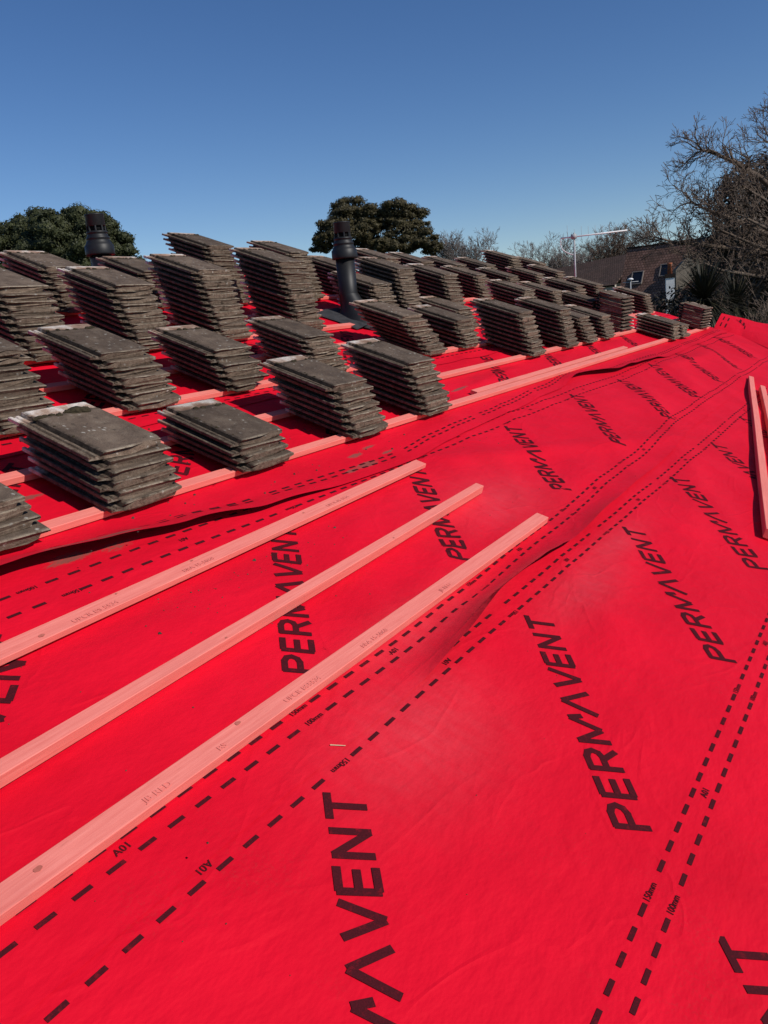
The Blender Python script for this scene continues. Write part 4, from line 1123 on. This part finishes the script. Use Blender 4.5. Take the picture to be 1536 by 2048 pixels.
def skylight(u0, s0, wd, ht):
    def P(u_, s_, h_): return Vector((u_, 0, zr2)) + dn * s_ + nrm * h_
    b = MB(); t = 0.06
    for (ua, ub, sa, sb) in ((u0, u0 + wd, s0, s0 + t), (u0, u0 + wd, s0 + ht - t, s0 + ht), (u0, u0 + t, s0 + t, s0 + ht - t), (u0 + wd - t, u0 + wd, s0 + t, s0 + ht - t)):
        vs = [P(ua, sa, 0), P(ub, sa, 0), P(ub, sb, 0), P(ua, sb, 0), P(ua, sa, .09), P(ub, sa, .09), P(ub, sb, .09), P(ua, sb, .09)]
        b.add(vs, [(3,2,1,0),(4,5,6,7),(0,1,5,4),(1,2,6,5),(2,3,7,6),(3,0,4,7)])
    f = hp(b, 'window', M_GREYFR, hr)
    b = MB(); b.add([P(u0 + t, s0 + t, .05), P(u0 + wd - t, s0 + t, .05), P(u0 + wd - t, s0 + ht - t, .05), P(u0 + t, s0 + ht - t, .05)], [(0,1,2,3)])
    hp(b, 'pane', M_GLASS, f)
skylight(0.75, 1.95, 0.85, 1.0); skylight(2.75, 1.6, 0.80, 0.95)
b = MB(); b.box(-0.05, LN + .05, -0.07, 0.07, zr2 + 0.0, zr2 + 0.1); hp(b, 'ridge', M_FARROOF2, hr)
# chimney standing in front of the slope
cp = pix(1340, 575, 55); ct = pix(1340, 549, 55).z
ch = empty('chimney', Matrix.Translation((cp.x, cp.y, 0)) @ Matrix.Rotation(R(18), 4, 'Z')); tag(ch, 'white rendered chimney with a terracotta pot in front of the brown roof', 'chimney')
b = MB(); b.box(-.27, .27, -.27, .27, 0, ct - .22); hp(b, 'stack', M_WHITE, ch)
b = MB(); b.box(-.31, .31, -.31, .31, ct - .218, ct + .04); hp(b, 'cap', M_FARROOF2, ch)
b = MB(); b.lathe([(0, ct + .04), (.16, ct + .04), (.13, ct + .62), (.16, ct + .64), (.16, ct + .74), (.09, ct + .74), (.09, ct + .2)], 14); hp(b, 'chimney_pot', M_TERRA, ch, True)
# small pale dormer beside it
dp = pix(1376, 545, 56.5); dz = pix(1372, 514, 56.5).z
dm = empty('dormer', Matrix.Translation((dp.x, dp.y, 0)) @ Matrix.Rotation(R(-60), 4, 'Z')); tag(dm, 'pale rendered gable end between the chimney and the bare branches', 'gable')
b = MB(); P_ = [(-.9, 0), (.9, 0), (.9, dz - 1.1), (0.1, dz), (-.1, dz), (-.9, dz - .8)]
b.add([(x, -.3, z) for x, z in P_] + [(x, .3, z) for x, z in P_], [(0,1,2,3,4,5), (11,10,9,8,7,6)] + [(i, (i+1) % 6, (i+1) % 6 + 6, i + 6) for i in range(6)]); hp(b, 'wall', M_STONE, dm)
b = MB(); b.box(-.25, .25, -.36, .36, dz + .002, dz + .12); hp(b, 'coping', M_STONE, dm)
# low dark house farther left
B = pix(1108, 538, 76); B2 = pix(1262, 506, 70)
dh, dmx = frame_house('house', (B.x, B.y), (B2 - B).xy.to_3d(), 'long low dark roofed house behind the last skyline stacks')
LB = (B2 - B).xy.length + 1.0; zb = B.z; za = zb + (B2.z - B.z) * LB / (B2 - B).xy.length
roof_panel('roof', [(LB, 4.2, zb - 2.0), (0, 4.2, zb - 2.0), (0, 0, zb), (LB, 0, za)], M_FARROOF2, dh)
roof_panel('roof', [(0, -4.2, zb - 2.0), (LB, -4.2, zb - 2.0), (LB, -.01, za), (0, -.01, zb)], M_FARROOF2, dh)
b = MB(); b.box(.2, LB - .2, 3.6, 3.8, 0, zb - 1.8); hp(b, 'wall', M_WALL, dh)
b = MB(); b.box(.2, LB - .2, -3.8, -3.6, 0, zb - 1.8); hp(b, 'wall', M_WALL, dh)
# thin roof aerial in front of the house
dpt = pix(1261, 560, 50); root = empty('small_aerial', Matrix.Translation((dpt.x, dpt.y, 3.0))); tag(root, 'small white aerial on a thin mast before the brown roof', 'aerial')
b = MB(); b.tube((dpt.x, dpt.y, 0), (dpt.x, dpt.y, dpt.z), .035, .035, 8); b.build('pole', M_ALU, root, True, Matrix.Identity(4))
b = MB(); b.lathe([(0, 0.12), (.10, .11), (.18, .05), (.17, 0.0), (0, 0.02)], 12, (dpt.x, dpt.y, dpt.z)); b.build('head', M_CABLE, root, True, Matrix.Identity(4))
b = MB(); b.tube((dpt.x - .25, dpt.y + .4, dpt.z - .12), (dpt.x + .25, dpt.y - .4, dpt.z - .12), .02, .02, 6); b.build('boom', M_ALU, root, True, Matrix.Identity(4))
print('TILES', ntiles)
